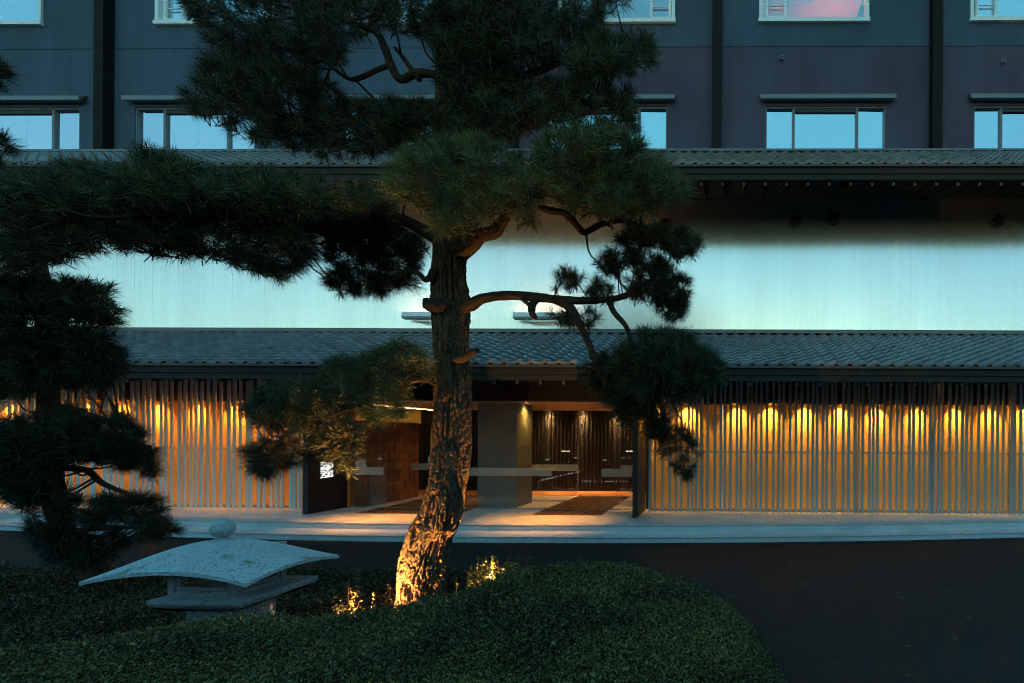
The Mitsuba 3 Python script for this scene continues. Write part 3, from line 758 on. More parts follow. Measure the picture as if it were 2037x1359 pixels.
def stroke(u0, v0, u1, v1, w=0.018):
    """A lit bar from (u0, v0) to (u1, v1), in sign widths and heights."""
    a, b = np.array([u0, v0]), np.array([u1, v1]); d = (b - a) / np.linalg.norm(b - a); nn = np.array([-d[1], d[0]]) * w
    a, b = a - d * w * 0.5, b + d * w * 0.5
    q = [a - nn, b - nn, b + nn, a + nn]
    v = np.array([[XL + 0.022, sy0 + u * SY, sz0 + vv * SZ] for u, vv in q] + [[XL + 0.034, sy0 + u * SY, sz0 + vv * SZ] for u, vv in q])
    st.append((v, np.array([[4, 5, 6], [4, 6, 7], [0, 1, 5], [0, 5, 4], [1, 2, 6], [1, 6, 5], [2, 3, 7], [2, 7, 6], [3, 0, 4], [3, 4, 7]])))


for s in [(.04, .96, .46, .96), (.04, .86, .46, .86), (.25, .86, .25, .74), (.04, .76, .46, .76), (.06, .67, .44, .67), (.06, .67, .06, .5), (.44, .67, .44, .5), (.18, .6, .32, .6), (.18, .6, .18, .48), (.32, .6, .32, .48), (.04, .42, .46, .42),
          (.04, .34, .2, .24), (.46, .36, .3, .24), (.25, .42, .25, .2), (.04, .06, .22, .2), (.3, .2, .46, .06), (.04, .04, .46, .04), (.36, .3, .46, .3), (.36, .16, .46, .16),
          (.54, .96, .7, .9), (.96, .97, .78, .9), (.54, .84, .96, .84), (.56, .76, .56, .48), (.94, .84, .94, .46), (.64, .76, .64, .48), (.75, .78, .75, .46), (.84, .72, .94, .72), (.84, .62, .94, .62), (.84, .54, .94, .54), (.54, .44, .96, .44),
          (.54, .36, .96, .36), (.54, .27, .78, .27), (.66, .36, .66, .1), (.84, .28, .96, .28), (.84, .2, .96, .2), (.54, .18, .74, .18), (.54, .06, .96, .06), (.84, .12, .96, .12), (.58, .18, .58, .06)]:
    stroke(*s)
e = obj('characters', cat(st), None, sg, label='white glowing square characters')
scene[e]['emitter'] = {'type': 'area', 'radiance': lit(0.55, 0.57, 0.53), 'sampling_weight': 0.0}

# ------------------------------------------------------------------ stone lantern
LN = thing('stone_lantern', 'low speckled granite garden lantern with a wide sagging roof and onion finial', 'stone lantern')
LX0, LX1, LY0, LY1 = X_(160, 3.32, 1160), X_(487, 3.30, 1165), 3.31, 4.12
zc0 = Z_(1160, 3.31, 320)                     # height of the corners
LCX, LCY = (LX0 + LX1) / 2, (LY0 + LY1) / 2
n = 48
u = np.linspace(-1, 1, n)
U, V = np.meshgrid(u, u, indexing='ij')
arch = 0.085


def lroof(U, V):
    # edges arch up between the corners, the middle is a soft dome
    return zc0 + (1 - U**2) * 0.072 + (1 - V**2) * 0.045 + 0.10 * (1 - U**2) * (1 - V**2)


inset = 0.035
Xg = LCX + U * (LX1 - LX0) / 2 * (1 - 0.03 * (1 - V**2)); Yg = LCY + V * (LY1 - LY0) / 2 * (1 - 0.05 * (1 - U**2))
topz = lroof(U, V)
th = 0.022 + 0.05 * (1 - U**2) * (1 - V**2)
vt = np.stack([Xg, Yg, topz], -1).reshape(-1, 3); vb = np.stack([Xg, Yg, topz - th - 0.004], -1).reshape(-1, 3)
i, j = np.meshgrid(np.arange(n - 1), np.arange(n - 1), indexing='ij')
q = np.stack([i * n + j, (i + 1) * n + j, (i + 1) * n + j + 1, i * n + j + 1], -1).reshape(-1, 4)
N = n * n
edge = [(a * n, (a + 1) * n) for a in range(n - 1)] + [((n - 1) * n + b, (n - 1) * n + b + 1) for b in range(n - 1)] + [((a + 1) * n + n - 1, a * n + n - 1) for a in range(n - 1)] + [(b + 1, b) for b in range(n - 1)]
ff = [np.c_[q[:, 0], q[:, 1], q[:, 2]], np.c_[q[:, 0], q[:, 2], q[:, 3]], np.c_[q[:, 0], q[:, 2], q[:, 1]] + N, np.c_[q[:, 0], q[:, 3], q[:, 2]] + N,
      np.array([[a + N, b + N, b] for a, b in edge]), np.array([[a + N, b, a] for a, b in edge])]
obj('roof', (np.vstack([vt, vb]), np.vstack(ff)), 'm_lantern', LN, smooth=45)
fz = float(lroof(np.array(0.0), np.array(0.0)))
fx, fy = LCX + 0.12, LCY
q0 = at(443, 1076, fy)
fx = float(q0[0])
fin = lathe([(0.0, -0.02), (0.075, -0.02), (0.07, 0.012), (0.045, 0.022), (0.075, 0.035), (0.108, 0.065), (0.112, 0.095), (0.095, 0.125), (0.06, 0.148), (0.025, 0.163), (0.008, 0.178), (0.0, 0.183)], 32)
obj('finial', moved((fin[0] * [0.68, 0.68, 1.02], fin[1]), (fx, fy, fz + 0.0)), 'm_lantern', LN, smooth=60)
# light chamber with framed openings, on a boat-shaped platform
cx0, cx1 = X_(331, 3.55, 1190), X_(468, 3.55, 1190); cy0, cy1 = 3.55, 3.98
cz0, cz1 = Z_(1191, 3.55, 400), zc0 + 0.155
ch = []
t = 0.05
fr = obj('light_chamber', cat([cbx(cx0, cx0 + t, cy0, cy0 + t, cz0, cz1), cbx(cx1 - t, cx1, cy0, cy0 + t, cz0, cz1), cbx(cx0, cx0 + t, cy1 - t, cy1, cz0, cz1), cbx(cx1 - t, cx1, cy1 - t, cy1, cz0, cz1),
                              cbx(cx0 + t + 0.001, cx1 - t - 0.001, cy0 + 0.004, cy1 - 0.004, cz0, cz0 + 0.05), cbx(cx0 + 0.004, cx1 - 0.004, cy0 + t + 0.001, cy1 - t - 0.001, cz0, cz0 + 0.048)]), 'm_lantern_shaded', LN)
for (a0, a1, b0, b1) in ((cx0 + t, cx1 - t, cy0 + 0.02, cy0 + 0.045), (cx0 + t, cx1 - t, cy1 - 0.045, cy1 - 0.02)):
    obj('opening_frame', cat([bx(a0 + 0.001, a0 + 0.03, b0, b1, cz0 + 0.051, cz1), bx(a1 - 0.03, a1 - 0.001, b0, b1, cz0 + 0.051, cz1), bx(a0 + 0.03, a1 - 0.03, b0, b1, cz0 + 0.051, cz0 + 0.075)]), 'm_lantern_shaded', fr)
for a0 in (cx0 + 0.02, cx1 - 0.045):
    obj('opening_frame', cat([bx(a0, a0 + 0.025, cy0 + t, cy0 + t + 0.03, cz0 + 0.05, cz1), bx(a0, a0 + 0.025, cy1 - t - 0.03, cy1 - t, cz0 + 0.05, cz1), bx(a0, a0 + 0.025, cy0 + t + 0.03, cy1 - t - 0.03, cz0 + 0.05, cz0 + 0.075)]), 'm_lantern_shaded', fr)
rows = []
bx0, bx1, by0, by1 = X_(290, 3.45, 1200), X_(478, 3.45, 1200), 3.45, 4.12
prof = [(0.0, 0.0), (0.0, -0.02), (0.015, -0.05), (0.06, -0.085), (0.12, -0.105), (0.16, -0.112)]
zt = Z_(1197, 3.45, 400)
vs = []
for dd, dz in prof:
    vs += [[bx0 + dd, by0 + dd * 0.8, zt + dz], [bx1 - dd, by0 + dd * 0.8, zt + dz], [bx1 - dd, by1 - dd * 0.8, zt + dz], [bx0 + dd, by1 - dd * 0.8, zt + dz]]
fsx = [[0, 1, 2], [0, 2, 3]]
for r in range(len(prof) - 1):
    for k4 in range(4):
        a, b = 4 * r + k4, 4 * r + (k4 + 1) % 4
        fsx += [[a, b + 4, b], [a, a + 4, b + 4]]
e = 4 * (len(prof) - 1)
fsx += [[e, e + 2, e + 1], [e, e + 3, e + 2]]
obj('platform', (np.array(vs), np.array(fsx)), 'm_lantern_shaded', LN, smooth=25)
obj('pedestal', cbx(X_(372, 3.62, 1230), X_(472, 3.62, 1230), 3.6, 3.95, 0.1, zt - 0.10, 0.015), 'm_lantern_shaded', LN)

# ------------------------------------------------------------------ planted bed: clipped azaleas
BED = Polygon([(-16, 1.2), (-16, 6.1), (-9, 6.25), (-5.5, 6.35), (-3.6, 6.35), (-2.3, 6.15), (-1.6, 5.6), (-1.3, 4.6), (-2.5, 3.4), (-4, 2.6), (-6, 1.2)])
MND = Polygon([(-7, 0.6), (-6.2, 1.4), (-5.0, 2.3), (-4.25, 2.9), (-3.85, 3.25), (-3.5, 3.52), (-3.1, 3.66), (-2.62, 3.58), (-2.36, 3.8), (-2.28, 4.2), (-2.12, 4.55), (-1.65, 4.88), (-1.0, 5.0), (-0.4, 4.75), (0.1, 4.2), (0.42, 3.5), (0.52, 2.8), (0.48, 1.9), (0.3, 0.6)]).buffer(-0.2).buffer(0.2)
SOIL = BED.union(MND).buffer(0.03)
g = trimesh.creation.extrude_polygon(SOIL.simplify(0.02), 0.05, engine='earcut'); v = np.array(g.vertices); v[:, 2] -= 0.01
k = obj('garden_bed', (v, np.array(g.faces)), 'm_soil'); labels[k] = {'kind': 'structure', 'label': 'dark soil of the planted bed'}


def height(poly, H, w, x, y, seed, amp, base=0.05):
    pt = shapely.points(x, y)
    d = shapely.distance(pt, poly.exterior) * np.where(shapely.contains(poly, pt), 1, -1)
    t = np.clip(d / w, 0, 1)
    h = base + (H - base) * np.sqrt(np.clip(1 - (1 - t)**2, 0, 1))
    nz = meshkit.fbm(np.stack([x * 1.6, y * 1.6, x * 0 + seed], -1), 3, seed) - 0.5
    return np.where(d > 0, h + amp * nz * np.minimum(t * 3, 1), -1.0)


def h_mound(x, y):
    return height(MND, 0.95, 0.62, x, y, 3, 0.14)


def h_bed(x, y):
    h = height(BED, 0.44, 0.35, x, y, 8, 0.16)
    lamps_ = np.exp(-(((x + 3.55) / 0.30)**2 + ((y - 4.75) / 0.34)**2)) * 0.32 + np.exp(-(((x + 2.58) / 0.36)**2 + ((y - 5.1) / 0.22)**2)) * 0.26
    dip = lamps_ + np.exp(-(((x + 3.3) / 0.45)**2 + ((y - 5.15) / 0.35)**2)) * 0.22 + np.exp(-(((x + 4.2) / 0.75)**2 + ((y - 3.75) / 0.45)**2)) * 0.18
    return np.where(h > -0.5, np.maximum(h - dip, 0.06), h)


def shrub(name, label, poly, hf, n, col, seed, size=(0.020, 0.034), under=0.035, xr=None, group=None):
    r = np.random.default_rng(seed)
    S = thing(name, label, 'azalea shrub', group)
    x0, y0, x1, y1 = poly.bounds
    st = 0.06
    gx, gy = np.meshgrid(np.arange(x0, x1 + st, st), np.arange(y0, y1 + st, st), indexing='ij')
    gz = hf(gx.ravel(), gy.ravel()).reshape(gx.shape)
    ok = gz > -0.5
    zz = np.where(ok, gz - under, -0.2)
    v = np.stack([gx, gy, zz], -1).reshape(-1, 3)
    ny = gx.shape[1]
    i, j = np.meshgrid(np.arange(gx.shape[0] - 1), np.arange(ny - 1), indexing='ij')
    q = np.stack([i * ny + j, (i + 1) * ny + j, (i + 1) * ny + j + 1, i * ny + j + 1], -1).reshape(-1, 4)
    okf = ok.ravel()[q].any(1)
    q = q[okf]
    obj('stems', (v, np.vstack([q[:, [0, 1, 2]], q[:, [0, 2, 3]]])), 'm_soil', S, smooth=True)
    # leaves: sampled by what the slope offers, denser near the viewer
    px, py = [], []
    tot = 0
    while tot < n:
        X = r.uniform(x0, x1, n * 2); Y = r.uniform(y0, y1, n * 2)
        keep = shapely.contains_xy(poly, X, Y)
        keep &= r.uniform(size=len(X)) < np.clip((2.6 / np.maximum(Y, 1.6)), 0.15, 1)
        keep &= (X > -1.62 * Y - 0.6)
        if xr:
            keep &= (X > xr[0]) & (X < xr[1])
        px.append(X[keep]); py.append(Y[keep]); tot += keep.sum()
    X, Y = np.concatenate(px)[:n], np.concatenate(py)[:n]
    e = 0.02
    Zc = hf(X, Y)
    gxx = (hf(X + e, Y) - hf(X - e, Y)) / (2 * e); gyy = (hf(X, Y + e) - hf(X, Y - e)) / (2 * e)
    steep = np.sqrt(1 + np.minimum(gxx**2 + gyy**2, 30))
    rep = np.where(r.uniform(size=len(X)) < np.clip((steep - 1) / 2.5, 0, 0.9), 1, 0)
    extra = np.repeat(np.arange(len(X)), rep * 2)
    idx = np.concatenate([np.arange(len(X)), extra])
    Nn = np.stack([-np.clip(gxx, -5, 5), -np.clip(gyy, -5, 5), np.ones_like(X)], -1); Nn /= np.linalg.norm(Nn, axis=1, keepdims=True)
    Pc = np.stack([X, Y, Zc], -1)[idx]; Nn = Nn[idx]
    m = len(Pc)
    jit = np.zeros((m, 3)); jit[len(X):] = r.uniform(-0.1, 0.1, (m - len(X), 3)) * [0.3, 0.3, 1.0]
    Pc = Pc + jit
    Pc[:, 2] = np.maximum(np.minimum(Pc[:, 2], hf(Pc[:, 0], Pc[:, 1]).clip(0.05)), 0.04)
    # sprigs: a few leaves stick out in tufts
    depth = r.normal(-0.008, 0.018, m)
    Pc = Pc + Nn * depth[:, None]
    shoot = r.uniform(size=m) < 0.02 * (meshkit.noise(np.stack([Pc[:, 0] * 2.2, Pc[:, 1] * 2.2, Pc[:, 2] * 0], -1), 9) > 0.45)
    Pc[shoot] += (np.array([0, 0, 0.6]) + Nn[shoot]) * r.uniform(0.01, 0.05, (shoot.sum(), 1))
    ax = r.normal(size=(m, 3)) + Nn * 0.55; ax /= np.linalg.norm(ax, axis=1, keepdims=True)
    nn = r.normal(size=(m, 3)) * 0.75 + Nn; sd = np.cross(ax, nn); sd /= np.linalg.norm(sd, axis=1, keepdims=True)
    L = r.uniform(*size, m)[:, None] * np.clip(Pc[:, 1:2] / 3.2, 0.9, 1.5); Wd = L * 0.30
    lift = np.cross(sd, ax) * L * 0.10
    v = np.stack([Pc, Pc + ax * L * 0.5 + sd * Wd + lift, Pc + ax * L, Pc + ax * L * 0.5 - sd * Wd + lift], 1)
    base = (np.arange(m) * 4)[:, None]
    f = np.concatenate([base + [0, 1, 2], base + [0, 2, 3]])
    tone = 0.35 + 0.95 * r.uniform(size=(m, 1))**1.4 + 0.9 * (meshkit.noise(np.stack([Pc[:, 0] * 3, Pc[:, 1] * 3, Pc[:, 2] * 3], -1), 5)[:, None] - 0.5)
    c = np.asarray(col)[None] * tone * (1 + r.normal(0, 0.10, (m, 3)))
    yel = r.uniform(size=m) < 0.05
    dead = r.uniform(size=m) < 0.025
    c[dead] = np.array([0.16, 0.085, 0.04]) * r.uniform(0.5, 1.2, (dead.sum(), 1))
    c[yel] = c[yel] * [1.9, 1.5, 0.8]
    c = np.repeat(np.clip(c, 0.002, 0.9), 4, 0)
    obj('leaves', (v.reshape(-1, 3), f), 'm_leaf', S, color=c, kind='stuff')
    return S


mound = shrub('azalea_shrub', 'broad clipped green shrub mound filling the foreground', MND, h_mound, 210000, (0.12, 0.088, 0.026), 1, size=(0.014, 0.025))
lowS = shrub('azalea_shrub', 'low dark uneven shrub bed around the lantern and the pine trunk', BED.difference(MND.buffer(-0.15)), h_bed, 130000, (0.075, 0.048, 0.020), 2, size=(0.016, 0.028))

# ------------------------------------------------------------------ pines
PD = 5.2


def path(pts, Y, n):
    """Pixel path with widths (x, y, w[, Y]) -> world points and radii."""
    out = []
    for p in pts:
        yy = p[3] if len(p) > 3 else Y
        q = at(p[0], p[1], yy)
        out.append([*q, p[2] / F * yy * 0.5])
    return spline(out, n)


def bark_tube(sp, n, amp, seed, flare=0.0):
    p, r = sp[:, :3], sp[:, 3]
    v, f = tube(p, r, n, cap=True)
    ring = v[:len(p) * n].reshape(len(p), n, 3)
    d = ring - p[:, None]; d /= np.linalg.norm(d, axis=2, keepdims=True)
    th = np.arange(n) * 2 * np.pi / n
    s = np.concatenate([[0], np.cumsum(np.linalg.norm(np.diff(p, axis=0), axis=1))])
    ct = np.stack(np.broadcast_arrays(np.cos(th)[None] * 2.6, np.sin(th)[None] * 2.6, s[:, None] * 3.4), -1)
    wob = meshkit.fbm(ct * 1.3, 3, seed) - 0.5
    w = ct + 0.55 * np.stack([wob, np.roll(wob, 5, 1), wob * 0.7], -1)
    r1 = np.abs(2 * meshkit.noise(w * [1.45, 1.45, 0.62], seed + 1) - 1); r2 = np.abs(2 * meshkit.noise(w * [3.2, 3.2, 2.3], seed + 2) - 1)
    sm = lambda a, b, x: np.clip((x - a) / (b - a), 0, 1)**2 * (3 - 2 * np.clip((x - a) / (b - a), 0, 1))
    fis = 1 - sm(0.02, 0.20, r1); fis2 = 1 - sm(0.0, 0.20, r2)
    r3 = np.abs(2 * meshkit.noise(w * [6.5, 6.5, 5.5], seed + 3) - 1)
    fis2 = fis2 + 0.6 * (1 - sm(0.0, 0.25, r3))
    fine = meshkit.fbm(w * 7, 3, seed + 4) - 0.5
    big = meshkit.fbm(ct * 0.55, 2, seed + 5) - 0.5
    disp = -fis * 1.0 - fis2 * 0.4 + fine * 0.55
    ring = ring + d * (disp * amp * np.minimum(r / 0.16, 1)[:, None] + big * 0.45 * r[:, None])[..., None]
    v[:len(p) * n] = ring.reshape(-1, 3)
    return v, f


PINE = thing('pine_tree', 'tall leaning pine with dark layered needle pads, its rough trunk lit warm from below', 'pine tree')
trunk = path([(836, 1262, 100), (838, 1212, 94), (837, 1150, 91), (857, 1075, 84), (877, 1025, 79), (888, 975, 73), (895, 915, 70), (898, 830, 67), (899, 750, 66), (898, 690, 64), (898, 612, 68), (895, 555, 60), (896, 500, 64), (896, 440, 60), (893, 330, 50), (891, 200, 42), (884, 80, 32), (876, -40, 20), (872, -90, 8)], PD, 860)
obj('trunk', bark_tube(trunk, 230, 0.036, 3), 'm_bark', PINE, smooth=True, label='rough fissured trunk lit amber near the ground')
BR = [  # main branches: (x, y, width, Y)
    [(905, 612, 40, 5.2), (935, 606, 27, 5.15), (962, 594, 21, 5.1), (1020, 588, 18, 5.05), (1080, 593, 17, 5.0), (1135, 598, 16, 4.95), (1190, 598, 14, 4.95), (1240, 590, 12, 5.0), (1300, 560, 8, 5.05)],
    [(1105, 596, 18, 5.0), (1135, 612, 17, 4.95), (1152, 645, 15, 4.9), (1172, 685, 14, 4.9), (1190, 725, 12, 4.85), (1230, 745, 9, 4.8), (1290, 750, 6, 4.8)],
    [(1180, 598, 14, 4.95), (1208, 598, 12, 4.95), (1222, 622, 11, 4.95), (1246, 650, 10, 4.95), (1262, 690, 8, 4.9), (1300, 730, 6, 4.85)],
    [(1072, 594, 10, 5.0), (1060, 604, 14, 5.0), (1058, 622, 14, 4.98), (1066, 632, 9, 4.97)],
    [(1058, 612, 7, 5.0), (1045, 600, 8, 5.0), (1030, 588, 8, 5.05)],
    [(905, 500, 44, 5.15), (935, 488, 32, 5.0), (955, 470, 26, 4.9), (985, 462, 24, 4.8), (1002, 438, 20, 4.7), (1030, 405, 16, 4.6), (1080, 370, 12, 4.55), (1150, 345, 8, 4.5)],
    [(1040, 400, 14, 4.7), (1090, 418, 14, 4.8), (1125, 425, 14, 4.9), (1150, 452, 14, 4.95), (1165, 462, 13, 5.0), (1200, 445, 11, 5.0), (1250, 440, 8, 5.0), (1310, 470, 6, 5.0)],
    [(885, 560, 16, 5.15), (866, 538, 14, 5.05), (856, 552, 13, 5.0), (845, 556, 11, 5.0), (832, 544, 8, 5.0), (800, 540, 6, 5.1)],
    [(885, 480, 36, 5.2), (850, 462, 26, 5.1), (808, 440, 22, 5.0), (765, 425, 20, 4.9), (700, 410, 18, 4.8), (620, 410, 16, 4.7), (520, 430, 14, 4.6), (400, 430, 12, 4.5), (280, 430, 10, 4.45), (120, 440, 7, 4.4)],
    [(890, 330, 30, 5.2), (820, 270, 24, 5.3), (740, 250, 18, 5.4), (620, 240, 14, 5.5), (500, 220, 9, 5.5)],
    [(890, 165, 18, 5.2), (868, 150, 15, 5.1), (830, 146, 15, 5.1), (800, 158, 15, 5.1), (788, 150, 16, 5.1), (776, 125, 15, 5.15), (765, 95, 14, 5.2), (740, 60, 12, 5.2), (640, 30, 8, 5.3)],
    [(890, 128, 8, 5.15), (880, 136, 8, 5.1), (870, 145, 8, 5.1), (845, 146, 8, 5.1)],
    [(835, 160, 10, 5.1), (818, 138, 9, 5.1), (800, 112, 8, 5.15), (785, 95, 6, 5.2)],
    [(775, 130, 8, 5.15), (745, 142, 9, 5.15), (715, 155, 9, 5.2), (690, 155, 7, 5.2), (640, 120, 5, 5.3)],
    [(890, 220, 28, 5.2), (960, 180, 20, 5.2), (1050, 150, 15, 5.2), (1150, 110, 10, 5.1), (1230, 90, 6, 5.0)],
    [(892, 300, 26, 5.2), (960, 270, 20, 5.3), (1060, 240, 14, 5.4), (1180, 200, 8, 5.4)],
    [(893, 390, 28, 5.1), (880, 350, 22, 4.8), (880, 320, 16, 4.6), (900, 290, 10, 4.5)],
    [(880, 770, 18, 5.2), (850, 755, 15, 5.0), (800, 760, 12, 4.8), (740, 790, 10, 4.7), (660, 830, 8, 4.7), (560, 870, 6, 4.7)],
    [(905, 716, 20, 5.1), (926, 710, 17, 5.02), (941, 701, 13, 4.97), (950, 697, 12, 4.95)],
    [(890, 612, 40, 5.1), (862, 608, 30, 5.0), (848, 604, 24, 4.97), (842, 603, 20, 4.96)],
]
paths = []
for b_ in BR:
    sp = path(b_, PD, 14 * len(b_))
    paths.append(sp)
    obj('branch', bark_tube(sp, 22, 0.02, 11 + len(paths)), 'm_bark_dark', PINE, smooth=True)

GREEN = np.array([0.048, 0.062, 0.024])


def pad_tufts(poly, Y, thick, spacing, r, tl, upb):
    """Shoot positions and directions filling a pad: poly in photo pixels at distance Y, with a lens-shaped depth."""
    g = Polygon(poly).buffer(0)
    inner = g.buffer(-tl * F / Y * (0.45 if g.area > 14000 else 0.28))
    if inner.is_empty:
        inner = g.buffer(-8)
    n = int(g.area / spacing**2 * 2.2) + 4
    x0, y0, x1, y1 = inner.bounds
    Q = r.uniform([x0, y0], [x1, y1], (n * 4, 2))
    Q = Q[shapely.contains_xy(inner, Q[:, 0], Q[:, 1])][:n]
    # thin out the crowded ones so that shoots read one by one
    d = shapely.distance(shapely.points(Q), inner.exterior) if inner.geom_type == 'Polygon' else shapely.distance(shapely.points(Q), inner.boundary)
    lens = np.sqrt(np.clip(1 - (1 - np.clip((d + 12) / 75, 0, 1))**2, 0.02, 1))
    s = r.uniform(-1, 1, len(Q))
    dep = Y + s * thick * lens
    Pw = np.array([at(a, b, c) for (a, b), c in zip(Q, dep)])
    cen = np.array(inner.centroid.coords[0])
    out = np.array([(Q[:, 0] - cen[0]) / 130, s * 0.9, -(Q[:, 1] - cen[1]) / 90]).T
    dr_ = out * 0.55 + np.array([0, 0, upb]) + r.normal(0, 0.38, (len(Q), 3))
    return Pw, dr_ / np.linalg.norm(dr_, axis=1, keepdims=True)


def needles(Pw, Dw, r, tl, count, width, col, dead=0.03):
    m = len(Pw)
    a = np.cross(Dw, [0.3, 0.5, 0.8]); a /= np.linalg.norm(a, axis=1, keepdims=True); b = np.cross(Dw, a)
    K = count
    ph = r.uniform(0, 2 * np.pi, (m, K)); po = np.radians(12 + 68 * r.uniform(0, 1, (m, K))**0.75)
    sh = r.uniform(-0.045, 0.03, (m, K))
    dirs = np.cos(po)[..., None] * Dw[:, None] + np.sin(po)[..., None] * (np.cos(ph)[..., None] * a[:, None] + np.sin(ph)[..., None] * b[:, None])
    L = tl * r.uniform(0.72, 1.08, (m, K)) * r.uniform(0.82, 1.15, (m, 1))
    base = Pw[:, None] + Dw[:, None] * sh[..., None]
    droop = np.zeros_like(dirs); droop[..., 2] = -0.10 * r.uniform(0, 1, (m, K))
    tip = base + (dirs + droop) * L[..., None]
    side = np.cross(dirs, r.normal(size=(m, K, 3))); side /= np.linalg.norm(side, axis=2, keepdims=True)
    mid = base + dirs * (L * 0.45)[..., None]
    v = np.stack([base - side * width * 0.35, base + side * width * 0.35, mid + side * width * 0.5, mid - side * width * 0.5, tip], 2).reshape(-1, 3)
    o = (np.arange(m * K) * 5)[:, None]
    f = np.concatenate([o + [0, 1, 2], o + [0, 2, 3], o + [3, 2, 4]])
    tone = r.uniform(0.6, 1.35, (m, 1, 1)) * r.uniform(0.75, 1.25, (m, K, 1))
    c = col[None, None] * tone * (1 + r.normal(0, 0.08, (m, K, 3)))
    dd = r.uniform(size=(m, K)) < dead
    c[dd] = np.array([0.11, 0.055, 0.022]) * r.uniform(0.6, 1.2, (dd.sum(), 1))
    c = np.repeat(np.clip(c, 0.002, 0.9).reshape(-1, 3), 5, 0)
    return v, f, c


def pine_foliage(tree, pads, branch_paths, seed):
    r = np.random.default_rng(seed)
    allb = np.vstack([p[:, :3] for p in branch_paths]) if branch_paths else None
    twigs = []
    for (poly, Y, thick, spacing, tl, count, upb, col) in pads:
        Pw, Dw = pad_tufts(poly, Y, thick, spacing, r, tl, upb)
        v, f, c = needles(Pw, Dw, r, tl, count, 0.0042, GREEN * (0.30 + 0.70 * max(col - 0.6, 0) / 0.8))  # col puts light and shade into the needle colour, pad by pad
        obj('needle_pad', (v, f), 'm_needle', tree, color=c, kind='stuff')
        for i in range(len(Pw)):
            twigs.append(tube(np.array([Pw[i] - Dw[i] * 0.11 + r.normal(0, 0.01, 3), Pw[i] - Dw[i] * 0.04, Pw[i] + Dw[i] * 0.015]), [0.006, 0.005, 0.003], 4, cap=False))
        if allb is not None:
            for i in r.choice(len(Pw), max(2, len(Pw) // 14), replace=False):
                e = Pw[i] - Dw[i] * 0.08
                d = np.linalg.norm(allb - e, axis=1) + r.uniform(0, 0.25, len(allb))
                s = allb[np.argmin(d)]
                if np.linalg.norm(e - s) < 1.1:
                    mid = (s + e) / 2 + r.normal(0, 0.05, 3) + [0, 0, -0.05]
                    twigs.append(tube(spline([s, mid, e], 8), np.linspace(0.013, 0.005, 8), 5, cap=False))
    obj('twigs', cat(twigs), 'm_twig', tree, kind='stuff')


